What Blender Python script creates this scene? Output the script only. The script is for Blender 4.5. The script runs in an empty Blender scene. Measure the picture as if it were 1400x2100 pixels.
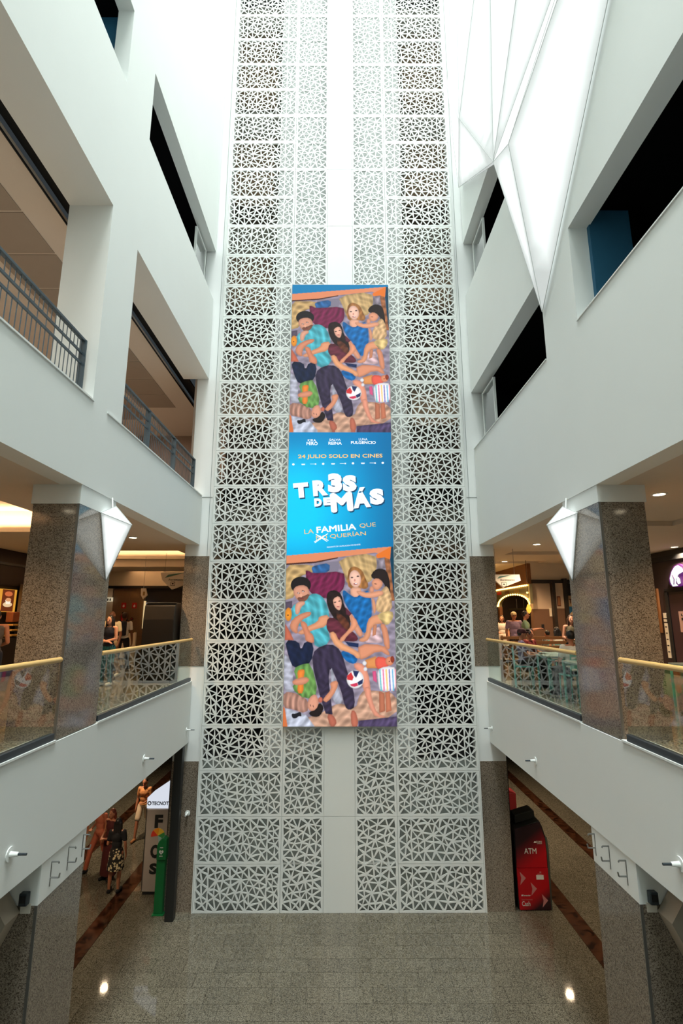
import bpy, bmesh, math, random
import numpy as np
from mathutils import Vector, Matrix
from mathutils.geometry import delaunay_2d_cdt

S = bpy.context.scene
COL = S.collection

# ------------------------------------------------------------------ camera, light, exposure
CAM_Z = 6.594
cam = bpy.data.cameras.new('camera')
cam.sensor_fit = 'VERTICAL'
cam.sensor_height = 36.0
cam.lens = 1047.0 / 2100.0 * 36.0
cam.clip_start = 0.05
cam.clip_end = 200
cam_o = bpy.data.objects.new('camera', cam)
COL.objects.link(cam_o)
_pitch = math.atan(215 / 1047.0)
_yaw = math.atan(4 / 1075.0)
cam_o.location = (0, 0, CAM_Z)
cam_o.rotation_euler = (math.pi / 2 + _pitch, 0, -_yaw)
S.camera = cam_o

S.view_settings.view_transform = 'Standard'
S.view_settings.look = 'None'
S.view_settings.exposure = 0.1
S.view_settings.gamma = 1.0
S.view_settings.use_curve_mapping = False

world = bpy.data.worlds.new('world')
S.world = world
world.use_nodes = True
world.node_tree.nodes['Background'].inputs[0].default_value = (0.75, 0.9, 1.0, 1)
world.node_tree.nodes['Background'].inputs[1].default_value = 0.04


def lin(c):
    return tuple(((v / 255.0) / 12.92 if v / 255.0 <= 0.04045 else ((v / 255.0 + 0.055) / 1.055) ** 2.4) for v in c)


def area_light(name, loc, sx, sy, power, color, rot=(0, 0, 0), parent=None, spread=None):
    l = bpy.data.lights.new(name, 'AREA')
    l.shape = 'RECTANGLE'
    l.size = sx
    l.size_y = sy
    l.energy = power
    l.color = color
    if spread:
        l.spread = spread
    o = bpy.data.objects.new(name, l)
    COL.objects.link(o)
    o.location = loc
    o.rotation_euler = rot
    if parent:
        o.parent = parent
    return o


# daylight through the glazed roof of the atrium
SKY_P = 4300
area_light('skylight', (0, 0.5, 41.0), 7.0, 25.0, SKY_P, (0.94, 1.0, 0.985), spread=math.radians(84))
WARM = (1.0, 0.62, 0.32)
WARMW = (1.0, 0.78, 0.56)

# ------------------------------------------------------------------ materials
MATS = {}


def nodes_of(name):
    m = bpy.data.materials.new(name)
    m.use_nodes = True
    nt = m.node_tree
    return m, nt, nt.nodes['Principled BSDF']


def mat(name, col, rough=0.6, metal=0.0, noise=0.04, scale=6.0, spec=0.5, bump=0.0):
    """plain painted / plastic / metal surface with a light procedural unevenness"""
    if name in MATS:
        return MATS[name]
    m, nt, b = nodes_of(name)
    c = lin(col)
    tc = nt.nodes.new('ShaderNodeTexCoord')
    n = nt.nodes.new('ShaderNodeTexNoise')
    n.inputs['Scale'].default_value = scale
    n.inputs['Detail'].default_value = 4
    nt.links.new(tc.outputs['Object'], n.inputs['Vector'])
    r = nt.nodes.new('ShaderNodeValToRGB')
    r.color_ramp.elements[0].color = tuple(v * (1 - noise) for v in c) + (1,)
    r.color_ramp.elements[1].color = tuple(min(1, v * (1 + noise)) for v in c) + (1,)
    nt.links.new(n.outputs['Fac'], r.inputs['Fac'])
    nt.links.new(r.outputs['Color'], b.inputs['Base Color'])
    b.inputs['Roughness'].default_value = rough
    b.inputs['Metallic'].default_value = metal
    b.inputs['Specular IOR Level'].default_value = spec
    if bump:
        bp = nt.nodes.new('ShaderNodeBump')
        bp.inputs['Strength'].default_value = bump
        nt.links.new(n.outputs['Fac'], bp.inputs['Height'])
        nt.links.new(bp.outputs['Normal'], b.inputs['Normal'])
    MATS[name] = m
    return m


def emit(name, col, strength=1.0, base=None):
    if name in MATS:
        return MATS[name]
    m, nt, b = nodes_of(name)
    c = lin(col)
    b.inputs['Base Color'].default_value = tuple(v * 0.2 for v in c) + (1,)
    b.inputs['Emission Color'].default_value = c + (1,)
    b.inputs['Emission Strength'].default_value = strength
    b.inputs['Roughness'].default_value = 0.5
    MATS[name] = m
    return m


def granite(name, dark, mid, light, rough, scale=55.0, tiles=False):
    m, nt, b = nodes_of(name)
    g = nt.nodes.new('ShaderNodeNewGeometry')
    v = nt.nodes.new('ShaderNodeTexVoronoi')
    v.inputs['Scale'].default_value = scale
    nt.links.new(g.outputs['Position'], v.inputs['Vector'])
    n = nt.nodes.new('ShaderNodeTexNoise')
    n.inputs['Scale'].default_value = scale * 0.9
    n.inputs['Detail'].default_value = 3
    nt.links.new(g.outputs['Position'], n.inputs['Vector'])
    sep = nt.nodes.new('ShaderNodeSeparateColor')
    nt.links.new(v.outputs['Color'], sep.inputs['Color'])
    mx = nt.nodes.new('ShaderNodeMath')
    mx.operation = 'MULTIPLY_ADD'
    mx.inputs[1].default_value = 0.55
    nt.links.new(sep.outputs['Red'], mx.inputs[0])
    m2 = nt.nodes.new('ShaderNodeMath')
    m2.operation = 'MULTIPLY'
    m2.inputs[1].default_value = 0.5
    nt.links.new(n.outputs['Fac'], m2.inputs[0])
    nt.links.new(m2.outputs[0], mx.inputs[2])
    r = nt.nodes.new('ShaderNodeValToRGB')
    e = r.color_ramp.elements
    e[0].position = 0.24
    e[0].color = lin(dark) + (1,)
    e[1].position = 0.78
    e[1].color = lin(light) + (1,)
    k = r.color_ramp.elements.new(0.47)
    k.color = lin(mid) + (1,)
    nt.links.new(mx.outputs[0], r.inputs['Fac'])
    src = r.outputs['Color']
    if tiles:
        oi = nt.nodes.new('ShaderNodeObjectInfo')
        mr = nt.nodes.new('ShaderNodeMapRange')
        mr.inputs['To Min'].default_value = 0.9
        mr.inputs['To Max'].default_value = 1.08
        nt.links.new(oi.outputs['Random'], mr.inputs['Value'])
        mm = nt.nodes.new('ShaderNodeMix')
        mm.data_type = 'RGBA'
        mm.blend_type = 'MULTIPLY'
        mm.inputs[0].default_value = 1.0
        nt.links.new(src, mm.inputs[6])
        nt.links.new(mr.outputs[0], mm.inputs[7])
        src = mm.outputs[2]
    nt.links.new(src, b.inputs['Base Color'])
    b.inputs['Roughness'].default_value = rough
    MATS[name] = m
    return m


def glass_mat(name, tint, refl=1.0):
    m = bpy.data.materials.new(name)
    m.use_nodes = True
    nt = m.node_tree
    nt.nodes.clear()
    out = nt.nodes.new('ShaderNodeOutputMaterial')
    t = nt.nodes.new('ShaderNodeBsdfTransparent')
    t.inputs[0].default_value = tint + (1,)
    gl = nt.nodes.new('ShaderNodeBsdfGlossy')
    gl.inputs['Roughness'].default_value = 0.0
    f = nt.nodes.new('ShaderNodeFresnel')
    f.inputs['IOR'].default_value = 1.52
    mu = nt.nodes.new('ShaderNodeMath')
    mu.operation = 'MULTIPLY'
    mu.inputs[1].default_value = refl
    nt.links.new(f.outputs[0], mu.inputs[0])
    # only the outer face mirrors; the far face of the pane lets everything through
    ge = nt.nodes.new('ShaderNodeNewGeometry')
    inv = nt.nodes.new('ShaderNodeMath')
    inv.operation = 'SUBTRACT'
    inv.inputs[0].default_value = 1.0
    nt.links.new(ge.outputs['Backfacing'], inv.inputs[1])
    mb = nt.nodes.new('ShaderNodeMath')
    mb.operation = 'MULTIPLY'
    nt.links.new(mu.outputs[0], mb.inputs[0])
    nt.links.new(inv.outputs[0], mb.inputs[1])
    mx = nt.nodes.new('ShaderNodeMixShader')
    nt.links.new(mb.outputs[0], mx.inputs[0])
    nt.links.new(t.outputs[0], mx.inputs[1])
    nt.links.new(gl.outputs[0], mx.inputs[2])
    nt.links.new(mx.outputs[0], out.inputs[0])
    MATS[name] = m
    return m


WHITE = mat('white_plaster', (233, 237, 234), 0.75, noise=0.015, scale=1.5)
WHITE2 = mat('white_lattice_paint', (234, 238, 235), 0.5, noise=0.01)
COREWHITE = mat('white_core_wall', (244, 247, 246), 0.6, noise=0.015, scale=1.2)
GRAN = granite('polished_granite', (66, 58, 50), (126, 114, 100), (154, 143, 128), 0.10, 95)
FLOORG = granite('floor_granite', (42, 39, 33), (88, 84, 72), (119, 115, 101), 0.05, 100, tiles=True)
WALKG = granite('walkway_granite', (60, 55, 48), (128, 120, 104), (164, 156, 140), 0.1, 60)
BROWN = granite('brown_marble', (26, 13, 8), (54, 31, 19), (74, 46, 30), 0.14, 9, tiles=True)
GLASS = glass_mat('green_tinted_glass', (0.86, 0.93, 0.90), 1.5)
WGLASS = glass_mat('window_glass', (0.55, 0.62, 0.62), 2.2)
DARKMET = mat('dark_grey_metal', (66, 74, 80), 0.4, 0.6)
RAILMET = mat('blue_grey_steel', (70, 84, 92), 0.45, 0.2)
BLACK = mat('matt_black', (14, 14, 15), 0.7, noise=0.1)
VOID = mat('unlit_room_black', (5, 5, 6), 0.9, noise=0.1, spec=0.1)  # darkness of the unlit rooms behind the slits, put in as black wall colour
GOLD = mat('golden_wood_handrail', (214, 176, 110), 0.35, noise=0.08, scale=14)
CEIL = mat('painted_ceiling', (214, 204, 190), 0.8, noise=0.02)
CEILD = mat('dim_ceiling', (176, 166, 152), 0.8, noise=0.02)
PANELC = mat('ceiling_panel', (158, 146, 132), 0.85, noise=0.03)
SHOPD = mat('dark_shop_fascia', (34, 29, 26), 0.5, noise=0.1)
BROWNW = mat('brown_stone_wall', (114, 90, 64), 0.5, noise=0.18, scale=18)
GREYBACK = mat('grey_backing_board', (172, 178, 173), 0.8, noise=0.02)
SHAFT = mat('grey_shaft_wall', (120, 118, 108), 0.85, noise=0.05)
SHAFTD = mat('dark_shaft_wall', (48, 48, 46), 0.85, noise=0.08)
BLUEW = mat('petrol_blue_wall', (38, 98, 130), 0.7)
TEAL = mat('teal_painted_steel', (96, 176, 170), 0.4)
WOODB = mat('brown_slat_wood', (120, 78, 42), 0.5, noise=0.15, scale=12)
STEEL = mat('brushed_steel', (150, 152, 150), 0.3, 0.9)

# ------------------------------------------------------------------ mesh helpers


class MB:
    def __init__(self):
        self.v = []
        self.f = []
        self.m = []

    def face(self, pts, mi=0):
        n = len(self.v)
        self.v += [tuple(p) for p in pts]
        self.f.append(list(range(n, n + len(pts))))
        self.m.append(mi)

    def box(self, x0, x1, y0, y1, z0, z1, mi=0):
        x0, x1 = min(x0, x1), max(x0, x1)
        y0, y1 = min(y0, y1), max(y0, y1)
        n = len(self.v)
        self.v += [(x, y, z) for z in (z0, z1) for y in (y0, y1) for x in (x0, x1)]
        for q in ((0, 2, 3, 1), (4, 5, 7, 6), (0, 1, 5, 4), (2, 6, 7, 3), (0, 4, 6, 2), (1, 3, 7, 5)):
            self.f.append([n + i for i in q])
            self.m.append(mi)
        return self

    def prism(self, poly, axis, a, b, mi=0):
        """poly: 2-D outline; axis: extrusion axis; a..b extent"""
        def P(u, w, t):
            return {'X': (t, u, w), 'Y': (u, t, w), 'Z': (u, w, t)}[axis]
        n = len(self.v)
        k = len(poly)
        self.v += [P(u, w, a) for u, w in poly] + [P(u, w, b) for u, w in poly]
        self.f.append([n + i for i in range(k)][::-1])
        self.f.append([n + k + i for i in range(k)])
        self.m += [mi, mi]
        for i in range(k):
            j = (i + 1) % k
            self.f.append([n + i, n + j, n + k + j, n + k + i])
            self.m.append(mi)
        return self

    def tube(self, a, b, r, seg=10, r2=None, mi=0):
        a, b = Vector(a), Vector(b)
        r2 = r if r2 is None else r2
        d = (b - a).normalized()
        u = d.orthogonal().normalized()
        w = d.cross(u)
        n = len(self.v)
        for p, rr in ((a, r), (b, r2)):
            for i in range(seg):
                t = 2 * math.pi * i / seg
                self.v.append(tuple(p + (u * math.cos(t) + w * math.sin(t)) * rr))
        for i in range(seg):
            j = (i + 1) % seg
            self.f.append([n + i, n + j, n + seg + j, n + seg + i])
            self.m.append(mi)
        self.f.append([n + i for i in range(seg)][::-1])
        self.f.append([n + seg + i for i in range(seg)])
        self.m += [mi, mi]
        return self

    def path(self, pts, r, seg=8, mi=0):
        for a, b in zip(pts, pts[1:]):
            self.tube(a, b, r, seg, mi=mi)
        return self

    def lathe(self, prof, c, seg=16, mi=0):
        n = len(self.v)
        for r, z in prof:
            for i in range(seg):
                t = 2 * math.pi * i / seg
                self.v.append((c[0] + r * math.cos(t), c[1] + r * math.sin(t), c[2] + z))
        for k in range(len(prof) - 1):
            for i in range(seg):
                j = (i + 1) % seg
                self.f.append([n + k * seg + i, n + k * seg + j, n + (k + 1) * seg + j, n + (k + 1) * seg + i])
                self.m.append(mi)
        return self

    def mesh(self, name, mats):
        me = bpy.data.meshes.new(name)
        me.from_pydata(self.v, [], self.f)
        if not isinstance(mats, (list, tuple)):
            mats = [mats]
        for x in mats:
            me.materials.append(x)
        if len(mats) > 1:
            me.polygons.foreach_set('material_index', self.m)
        bm = bmesh.new()
        bm.from_mesh(me)
        bmesh.ops.recalc_face_normals(bm, faces=bm.faces)
        bm.to_mesh(me)
        bm.free()
        me.update()
        return me

    def build(self, name, mats, parent=None, smooth=False, bevel=0.0):
        me = self.mesh(name, mats)
        o = bpy.data.objects.new(name, me)
        COL.objects.link(o)
        if parent is not None:
            o.parent = parent
        if smooth:
            for p in me.polygons:
                p.use_smooth = True
        if bevel:
            b = o.modifiers.new('bevel', 'BEVEL')
            b.width = bevel
            b.segments = 2
            b.limit_method = 'ANGLE'
        return o


def put(name, me, parent=None, loc=(0, 0, 0), rot=(0, 0, 0), scale=None):
    o = bpy.data.objects.new(name, me)
    COL.objects.link(o)
    o.location = loc
    o.rotation_euler = rot
    if scale:
        o.scale = scale
    if parent is not None:
        o.parent = parent
    return o


def struct(o):
    o['kind'] = 'structure'
    return o


def tag(o, label, cat, group=None):
    o['label'] = label
    o['category'] = cat
    if group:
        o['group'] = group
    return o


def thing(name, label, cat, loc=(0, 0, 0), rz=0.0, group=None):
    o = bpy.data.objects.new(name, None)
    COL.objects.link(o)
    o.location = loc
    o.rotation_euler = (0, 0, rz)
    o.empty_display_size = 0.1
    return tag(o, label, cat, group)


def text_mesh(name, txt, offset=0.0, extrude=0.0):
    c = bpy.data.curves.new(name, 'FONT')
    c.body = txt
    c.offset = offset
    c.extrude = extrude
    c.resolution_u = 3
    o = bpy.data.objects.new(name, c)
    COL.objects.link(o)
    dg = bpy.context.evaluated_depsgraph_get()
    me = bpy.data.meshes.new_from_object(o.evaluated_get(dg))
    bpy.data.objects.remove(o)
    return me


def lettering(txt, mt, parent, origin, ux, uy, w, h=None, bold=0.0, thick=0.004, rot=0.0, name='lettering'):
    """flat letters fitted to width w (and height h), lower-left corner at origin, along ux / uy; proud of the surface"""
    many = bold > 0 and 'M' in txt          # the font's M breaks when its outline is grown: thicken it by shifted copies instead
    me = text_mesh(name, txt, 0.0 if many else bold, 0.0)
    n = len(me.vertices)
    co = np.empty(n * 3)
    me.vertices.foreach_get('co', co)
    co = co.reshape(-1, 3)
    lo, hi = co.min(0), co.max(0)
    sx = w / (hi[0] - lo[0])
    sy = h / (hi[1] - lo[1]) if h else sx
    u = (co[:, 0] - lo[0]) * sx
    v = (co[:, 1] - lo[1]) * sy
    cr, sr = math.cos(rot), math.sin(rot)
    u, v = u * cr - v * sr, u * sr + v * cr
    ux, uy = np.array(ux, float), np.array(uy, float)
    nn = np.cross(ux, uy)
    base = np.array(origin, float)
    P = base + u[:, None] * ux + v[:, None] * uy
    front = P + nn * thick
    faces = [list(p.vertices) for p in me.polygons]
    if many:
        d = bold * sx * 0.9
        F0, P0, f0 = front, P, faces
        front, P, faces = [], [], []
        for q, (du, dv) in enumerate(((0, 0), (d, 0), (-d, 0), (0, d), (0, -d), (d * .7, d * .7), (-d * .7, d * .7), (d * .7, -d * .7), (-d * .7, -d * .7))):
            front.append(F0 + du * ux + dv * uy + nn * 0.0002 * q)
            P.append(P0 + du * ux + dv * uy)
            faces += [[i + q * n for i in f] for f in f0]
        front, P = np.concatenate(front), np.concatenate(P)
        n = len(front)
    out = bpy.data.meshes.new(name)
    edge = {}
    for f in faces:
        for a, b in zip(f, f[1:] + f[:1]):
            edge[(a, b)] = 1
    walls = [[a, b, b + n, a + n] for (a, b) in edge if (b, a) not in edge]
    out.from_pydata([tuple(p) for p in front] + [tuple(p) for p in P], [], faces + [w_[::-1] for w_ in walls])
    out.materials.append(mt)
    out.update()
    bpy.data.meshes.remove(me)
    return put(name, out, parent)


random.seed(7)

# ------------------------------------------------------------------ the setting: atrium walls
XW = 3.65
YB = 13.22
TOP = 41.0
YF = -12.0
for side, sx in (('left', -1), ('right', 1)):
    b = MB()

    def bx(y0, y1, z0, z1, t=0.32):
        b.box(sx * XW, sx * (XW + t), y0, y1, z0, z1)
    bx(YF, YB, 3.62, 5.02)
    if side == 'left':
        bx(YF, YB, 8.44, 9.72)
        bx(7.08, 8.09, 9.72, 13.09, 0.7)
        bx(YF, 1.5, 9.72, 13.09, 0.7)
        bx(YF, YB, 13.09, 15.57, 0.7)
        bx(7.11, 8.17, 15.57, 17.14, 0.28)
        bx(YF, 1.5, 15.57, 17.14, 0.28)
        bx(YF, YB, 17.14, TOP, 0.28)
    else:
        bx(YF, YB, 8.44, 11.04)
        bx(7.08, 8.27, 11.04, 12.69)
        bx(YF, 1.5, 11.04, 12.69)
        bx(YF, YB, 12.69, 15.7)
        bx(YF, 8.2, 15.7, 17.43)
        bx(YF, YB, 17.43, TOP)
    struct(b.build('wall_' + side, WHITE))
    # rounded sill lines along the openings
    b = MB()
    if side == 'left':
        b.box(-XW - 0.3, -XW + 0.02, 1.5, 7.1, 9.72, 9.745)
        b.box(-XW - 0.3, -XW + 0.02, 7.55, 13.15, 9.72, 9.745)
    else:
        b.box(XW - 0.02, XW + 0.3, 1.5, 7.08, 11.04, 11.06)
        b.box(XW - 0.02, XW + 0.3, 8.27, 13.2, 11.04, 11.06)
    b.box(sx * (XW - 0.015), sx * (XW + 0.3), 1.0, 7.03, 5.02, 5.045)
    b.box(sx * (XW - 0.015), sx * (XW + 0.3), 8.2, 13.2, 5.02, 5.045)
    struct(b.build('trim_1' if side == 'left' else 'trim_2', WHITE2))

# back wall: side strips, pilasters, white core behind the lattice
b = MB()
for sx in (-1, 1):
    b.box(sx * 3.36, sx * 4.02, YB + 0.03, YB + 0.55, 3.19, 5.39)
    b.box(sx * 3.36, sx * 4.02, YB + 0.03, YB + 0.55, 8.14, TOP)
b.box(-1.9, 1.9, YB + 0.34, YB + 0.8, 3.2, TOP)
struct(b.build('wall_back', COREWHITE))
b = MB()
b.box(-3.36, 3.36, YB + 0.12, YB + 0.3, 0.0, 3.2)
struct(b.build('wall_back.001', GREYBACK))
b = MB()
for sx in (-1, 1):
    b.box(sx * 3.36, sx * 4.02, YB + 0.02, YB + 0.55, 0.0, 3.19)
    b.box(sx * 3.36, sx * 4.02, YB + 0.02, YB + 0.55, 5.39, 8.14)
struct(b.build('trim_3', GRAN))
# fine shadow joints beside the lattice
b = MB()
for sx in (-1, 1):
    b.box(sx * 3.44, sx * 3.452, YB + 0.024, YB + 0.04, 8.14, TOP)
    b.box(sx * 3.36, sx * 3.66, YB + 0.02, YB + 0.04, 9.71, 9.722)
struct(b.build('trim_4', mat('joint_grey', (150, 156, 154), 0.8)))
# front end of the atrium, behind the camera
b = MB()
b.box(-9, 9, YF - 0.3, YF, 0, TOP)
struct(b.build('wall_front', WHITE))
# skylight ring
b = MB()
b.box(-3.65, -3.45, YF, YB, TOP, TOP + 0.4)
b.box(3.45, 3.65, YF, YB, TOP, TOP + 0.4)
b.box(-3.45, 3.45, YF, YF + 0.2, TOP, TOP + 0.4)
b.box(-3.45, 3.45, YB, YB + 0.5, TOP, TOP + 0.4)
struct(b.build('ceiling', WHITE))

# shafts behind the lattice: slabs, walls
b = MB()
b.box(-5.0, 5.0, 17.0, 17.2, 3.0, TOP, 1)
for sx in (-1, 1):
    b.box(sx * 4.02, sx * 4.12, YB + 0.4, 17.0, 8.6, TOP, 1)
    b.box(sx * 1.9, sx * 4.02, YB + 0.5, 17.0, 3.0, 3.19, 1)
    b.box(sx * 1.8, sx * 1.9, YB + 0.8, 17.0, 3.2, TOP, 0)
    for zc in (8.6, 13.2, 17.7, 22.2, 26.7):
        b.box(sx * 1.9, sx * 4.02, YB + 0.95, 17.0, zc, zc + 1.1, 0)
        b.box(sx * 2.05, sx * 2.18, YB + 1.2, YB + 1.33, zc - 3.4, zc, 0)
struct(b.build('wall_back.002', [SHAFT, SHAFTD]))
for sx in (-1, 1):
    for zc in (8.6, 13.2, 17.7, 22.2, 26.7):
        area_light('shaft_fill', (sx * 2.9, YB + 2.6, zc - 2.2), 0.8, 0.8, 7 if zc < 9 else 24, WARMW, rot=(math.pi, 0, 0))  # added fill light without a fixture, lifts the tone behind the lattice

# ------------------------------------------------------------------ floors and ceilings
b = MB()
b.box(-9.5, 9.5, YF, 27, -0.3, -0.02)
floor = struct(b.build('floor', mat('floor_bed', (60, 57, 50), 0.8)))
td = 0.4
bands = [(-5.06, 5.06, 17), (5.43, 7.04, 3), (-7.04, -5.43, 3), (7.40, 9.30, 3), (-9.30, -7.40, 3)]
tile_me = {}
spots = []
for xa, xb, n in bands:
    w = (xb - xa) / n
    tile_me[round(w, 4)] = MB().box(0.003, w - 0.003, 0.003, td - 0.003, -0.02, 0.0).mesh('floor_tile', FLOORG)
    for j in range(-34, 62):
        y = 13.22 + td * j
        off = w / 2 if j % 2 else 0.0
        xs_ = [xa + off + w * k for k in range(n if not off else n - 1)]
        for x in xs_:
            spots.append((x, y, w))
        if off:
            spots.append((xa, y, -w / 2))
            spots.append((xb - w / 2, y, -w / 2))


def rank(p):
    # the stretch of floor the photograph shows best: the atrium's far part and the first metres of both passages
    x, y, w = p
    cx = x + abs(w) / 2
    good = (y > 9.3 and y < 13.2 if abs(cx) < 5.1 else 10.9 < y < 15.9 and abs(cx) < 7.1)
    return (not good, abs(y - 12.0) + 0.1 * abs(cx))


whole = sorted([p for p in spots if p[2] > 0], key=rank)
for p in whole[:290]:
    put('floor_tile', tile_me[round(p[2], 4)], floor, (p[0], p[1], 0))
b = MB()
for p in whole[290:] + [p for p in spots if p[2] < 0]:
    b.box(p[0] + 0.003, p[0] + abs(p[2]) - 0.003, p[1] + 0.003, p[1] + td - 0.003, -0.02, 0.0)
o = b.build('cut_floor_tile', FLOORG, floor)
o['kind'] = 'stuff'
band_me = MB().box(-0.18, 0.18, 0.004, 0.896, -0.02, 0.002).mesh('brown_border_tile', BROWN)
for sx in (-1, 1):
    for k in range(22):
        put('brown_border_tile', band_me, floor, (sx * 5.245, 6.4 + 0.9 * k, 0))
    for k in range(12):
        put('brown_border_tile', band_me, floor, (sx * 7.22, 14.0 + 0.9 * k, 0))

# walkway slabs of the food-court level
for sx in (-1, 1):
    b = MB()
    b.box(sx * (XW + 0.32), sx * 9.5, YF, 24, 4.55, 5.03)
    struct(b.build('floor.001' if sx < 0 else 'floor.002', WALKG))
    # ceiling of the ground-floor passage
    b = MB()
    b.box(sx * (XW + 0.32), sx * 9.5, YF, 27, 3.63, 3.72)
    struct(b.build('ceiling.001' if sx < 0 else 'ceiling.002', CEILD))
    b = MB()
    b.box(sx * 9.3, sx * 9.5, YF, 27, 0, 3.63)
    b.box(sx * 4.02, sx * 9.3, 26.8, 27, 0, 3.63)
    b.box(sx * 4.02, sx * 4.2, YB + 0.55, 26.8, 0, 3.63)
    struct(b.build('wall_left.001' if sx < 0 else 'wall_right.001', SHOPD))

# left: food-court ceiling with two lit coves
b = MB()
zc = 8.44


def ceiling_with_holes(b, x0, x1, y0, y1, z, holes, t=0.1, mi=0):
    ys = sorted({y0, y1} | {h[2] for h in holes} | {h[3] for h in holes})
    for ya, yb in zip(ys, ys[1:]):
        cut = sorted((h[0], h[1]) for h in holes if h[2] <= ya and h[3] >= yb)
        x = x0
        for a, c in cut:
            if a > x:
                b.box(x, a, ya, yb, z, z + t, mi)
            x = c
        if x < x1:
            b.box(x, x1, ya, yb, z, z + t, mi)


coves_l = [(-8.3, -5.5, 3.5, 11.2), (-8.3, -4.6, 14.5, 16.6), (-8.3, -4.6, 18.6, 20.6)]
ceiling_with_holes(b, -9.5, -XW - 0.32, YF, 24, zc, coves_l)
for (x0, x1, y0, y1) in coves_l:
    h = 0.5
    b.box(x0 - 0.15, x1 + 0.15, y0 - 0.15, y1 + 0.15, zc + h, zc + h + 0.05)
    b.box(x0 - 0.2, x0 - 0.15, y0 - 0.2, y1 + 0.2, zc + 0.1, zc + h)
    b.box(x1 + 0.15, x1 + 0.2, y0 - 0.2, y1 + 0.2, zc + 0.1, zc + h)
    b.box(x0 - 0.2, x1 + 0.2, y0 - 0.2, y0 - 0.15, zc + 0.1, zc + h)
    b.box(x0 - 0.2, x1 + 0.2, y1 + 0.15, y1 + 0.2, zc + 0.1, zc + h)
    cx, cy = (x0 + x1) / 2, (y0 + y1) / 2
    P = 26 * (x1 - x0 + y1 - y0) / 6
    area_light('cove_lamp', (cx, y1 - 0.05, zc + 0.13), x1 - x0, 0.08, P, WARM, rot=(math.pi, 0, 0))
    area_light('cove_lamp', (x0 + 0.05, cy, zc + 0.13), 0.08, y1 - y0, P, WARM, rot=(math.pi, 0, 0))
    area_light('cove_lamp', (cx, y0 + 0.05, zc + 0.13), x1 - x0, 0.08, P * 0.6, WARM, rot=(math.pi, 0, 0))
struct(b.build('ceiling.003', CEIL))
# right: flat ceiling with shallow recessed panels
b = MB()
holes_r = [(4.9, 6.9, 9.0, 10.4), (5.0, 7.0, 14.6, 15.4), (5.0, 7.0, 17.2, 18.0)]
ceiling_with_holes(b, XW + 0.32, 9.5, YF, 24, zc, holes_r)
for (x0, x1, y0, y1) in holes_r:
    b.box(x0, x1, y0, y1, zc + 0.1, zc + 0.14)
struct(b.build('ceiling.004', CEIL))
# dropped bulkhead seen behind the left column
b = MB()
b.box(-9.5, -4.05, 16.75, 18.45, 8.2, 8.44)
b.box(-9.5, -4.05, 20.7, 21.4, 8.2, 8.44)
struct(b.build('trim_5', CEIL))

# walls of the food-court level
b = MB()
b.box(-9.5, -9.3, YF, 24, 5.03, 8.44, 0)
b.box(-9.3, -7.75, 21.4, 21.6, 5.03, 8.44, 1)
b.box(-4.15, -4.02, YB + 0.55, 24, 5.03, 8.44, 2)
struct(b.build('wall_left.002', [SHOPD, BROWNW, CEIL]))
b = MB()
b.box(9.3, 9.5, YF, 24, 5.03, 8.44, 0)
b.box(4.02, 9.3, 23.8, 24, 5.03, 8.44, 1)
b.box(4.02, 4.15, YB + 0.55, 23.8, 5.03, 8.44, 2)
struct(b.build('wall_right.002', [SHOPD, SHOPD, CEIL]))

# second upper level on the left: room behind the railings
b = MB()
b.box(-9.5, -XW - 0.32, YF, 18, 9.3, 9.72)
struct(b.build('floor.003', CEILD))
b = MB()
b.box(-9.5, -4.62, YF, 18, 13.09, 13.2, 0)
b.box(-4.62, -4.35, YF, 18, 13.3, 13.35, 1)
struct(b.build('ceiling.005', [CEIL, BLACK]))
ceil5 = bpy.data.objects['ceiling.005']
pan_me = MB().box(-0.56, 0.56, 0.02, 0.98, 13.075, 13.09).mesh('ceiling_panel', PANELC)
for k in range(12):
    for x in (-5.75,):
        put('ceiling_panel', pan_me, ceil5, (x, 3.2 + k * 1.0, 0))
for k in range(3):
    put('ceiling_panel', pan_me, ceil5, (-7.0, 13.2 + k * 1.0, 0))
rail_me = MB().box(-4.60, -4.585, YF, 18, 13.05, 13.09).mesh('shutter_track', BLACK)
put('shutter_track', rail_me, ceil5)
b = MB()
b.box(-9.5, -9.3, YF, 18, 9.72, 13.09)
b.box(-9.5, -3.97, 17.8, 18, 9.72, 13.09)
b.box(-4.02, -3.97, YB, 17.8, 9.72, 13.09)
b.box(-9.5, -3.97, YF, YF + 0.1, 9.72, 13.09)
struct(b.build('wall_left.003', mat('warm_taupe_wall', (156, 138, 124), 0.8, noise=0.03)))
area_light('gallery_lamp', (-7.0, 6.0, 12.9), 0.6, 5.0, 150, (1.0, 0.88, 0.76))
area_light('gallery_lamp', (-6.8, 14.5, 12.9), 0.8, 3.0, 100, (1.0, 0.74, 0.58))

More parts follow.
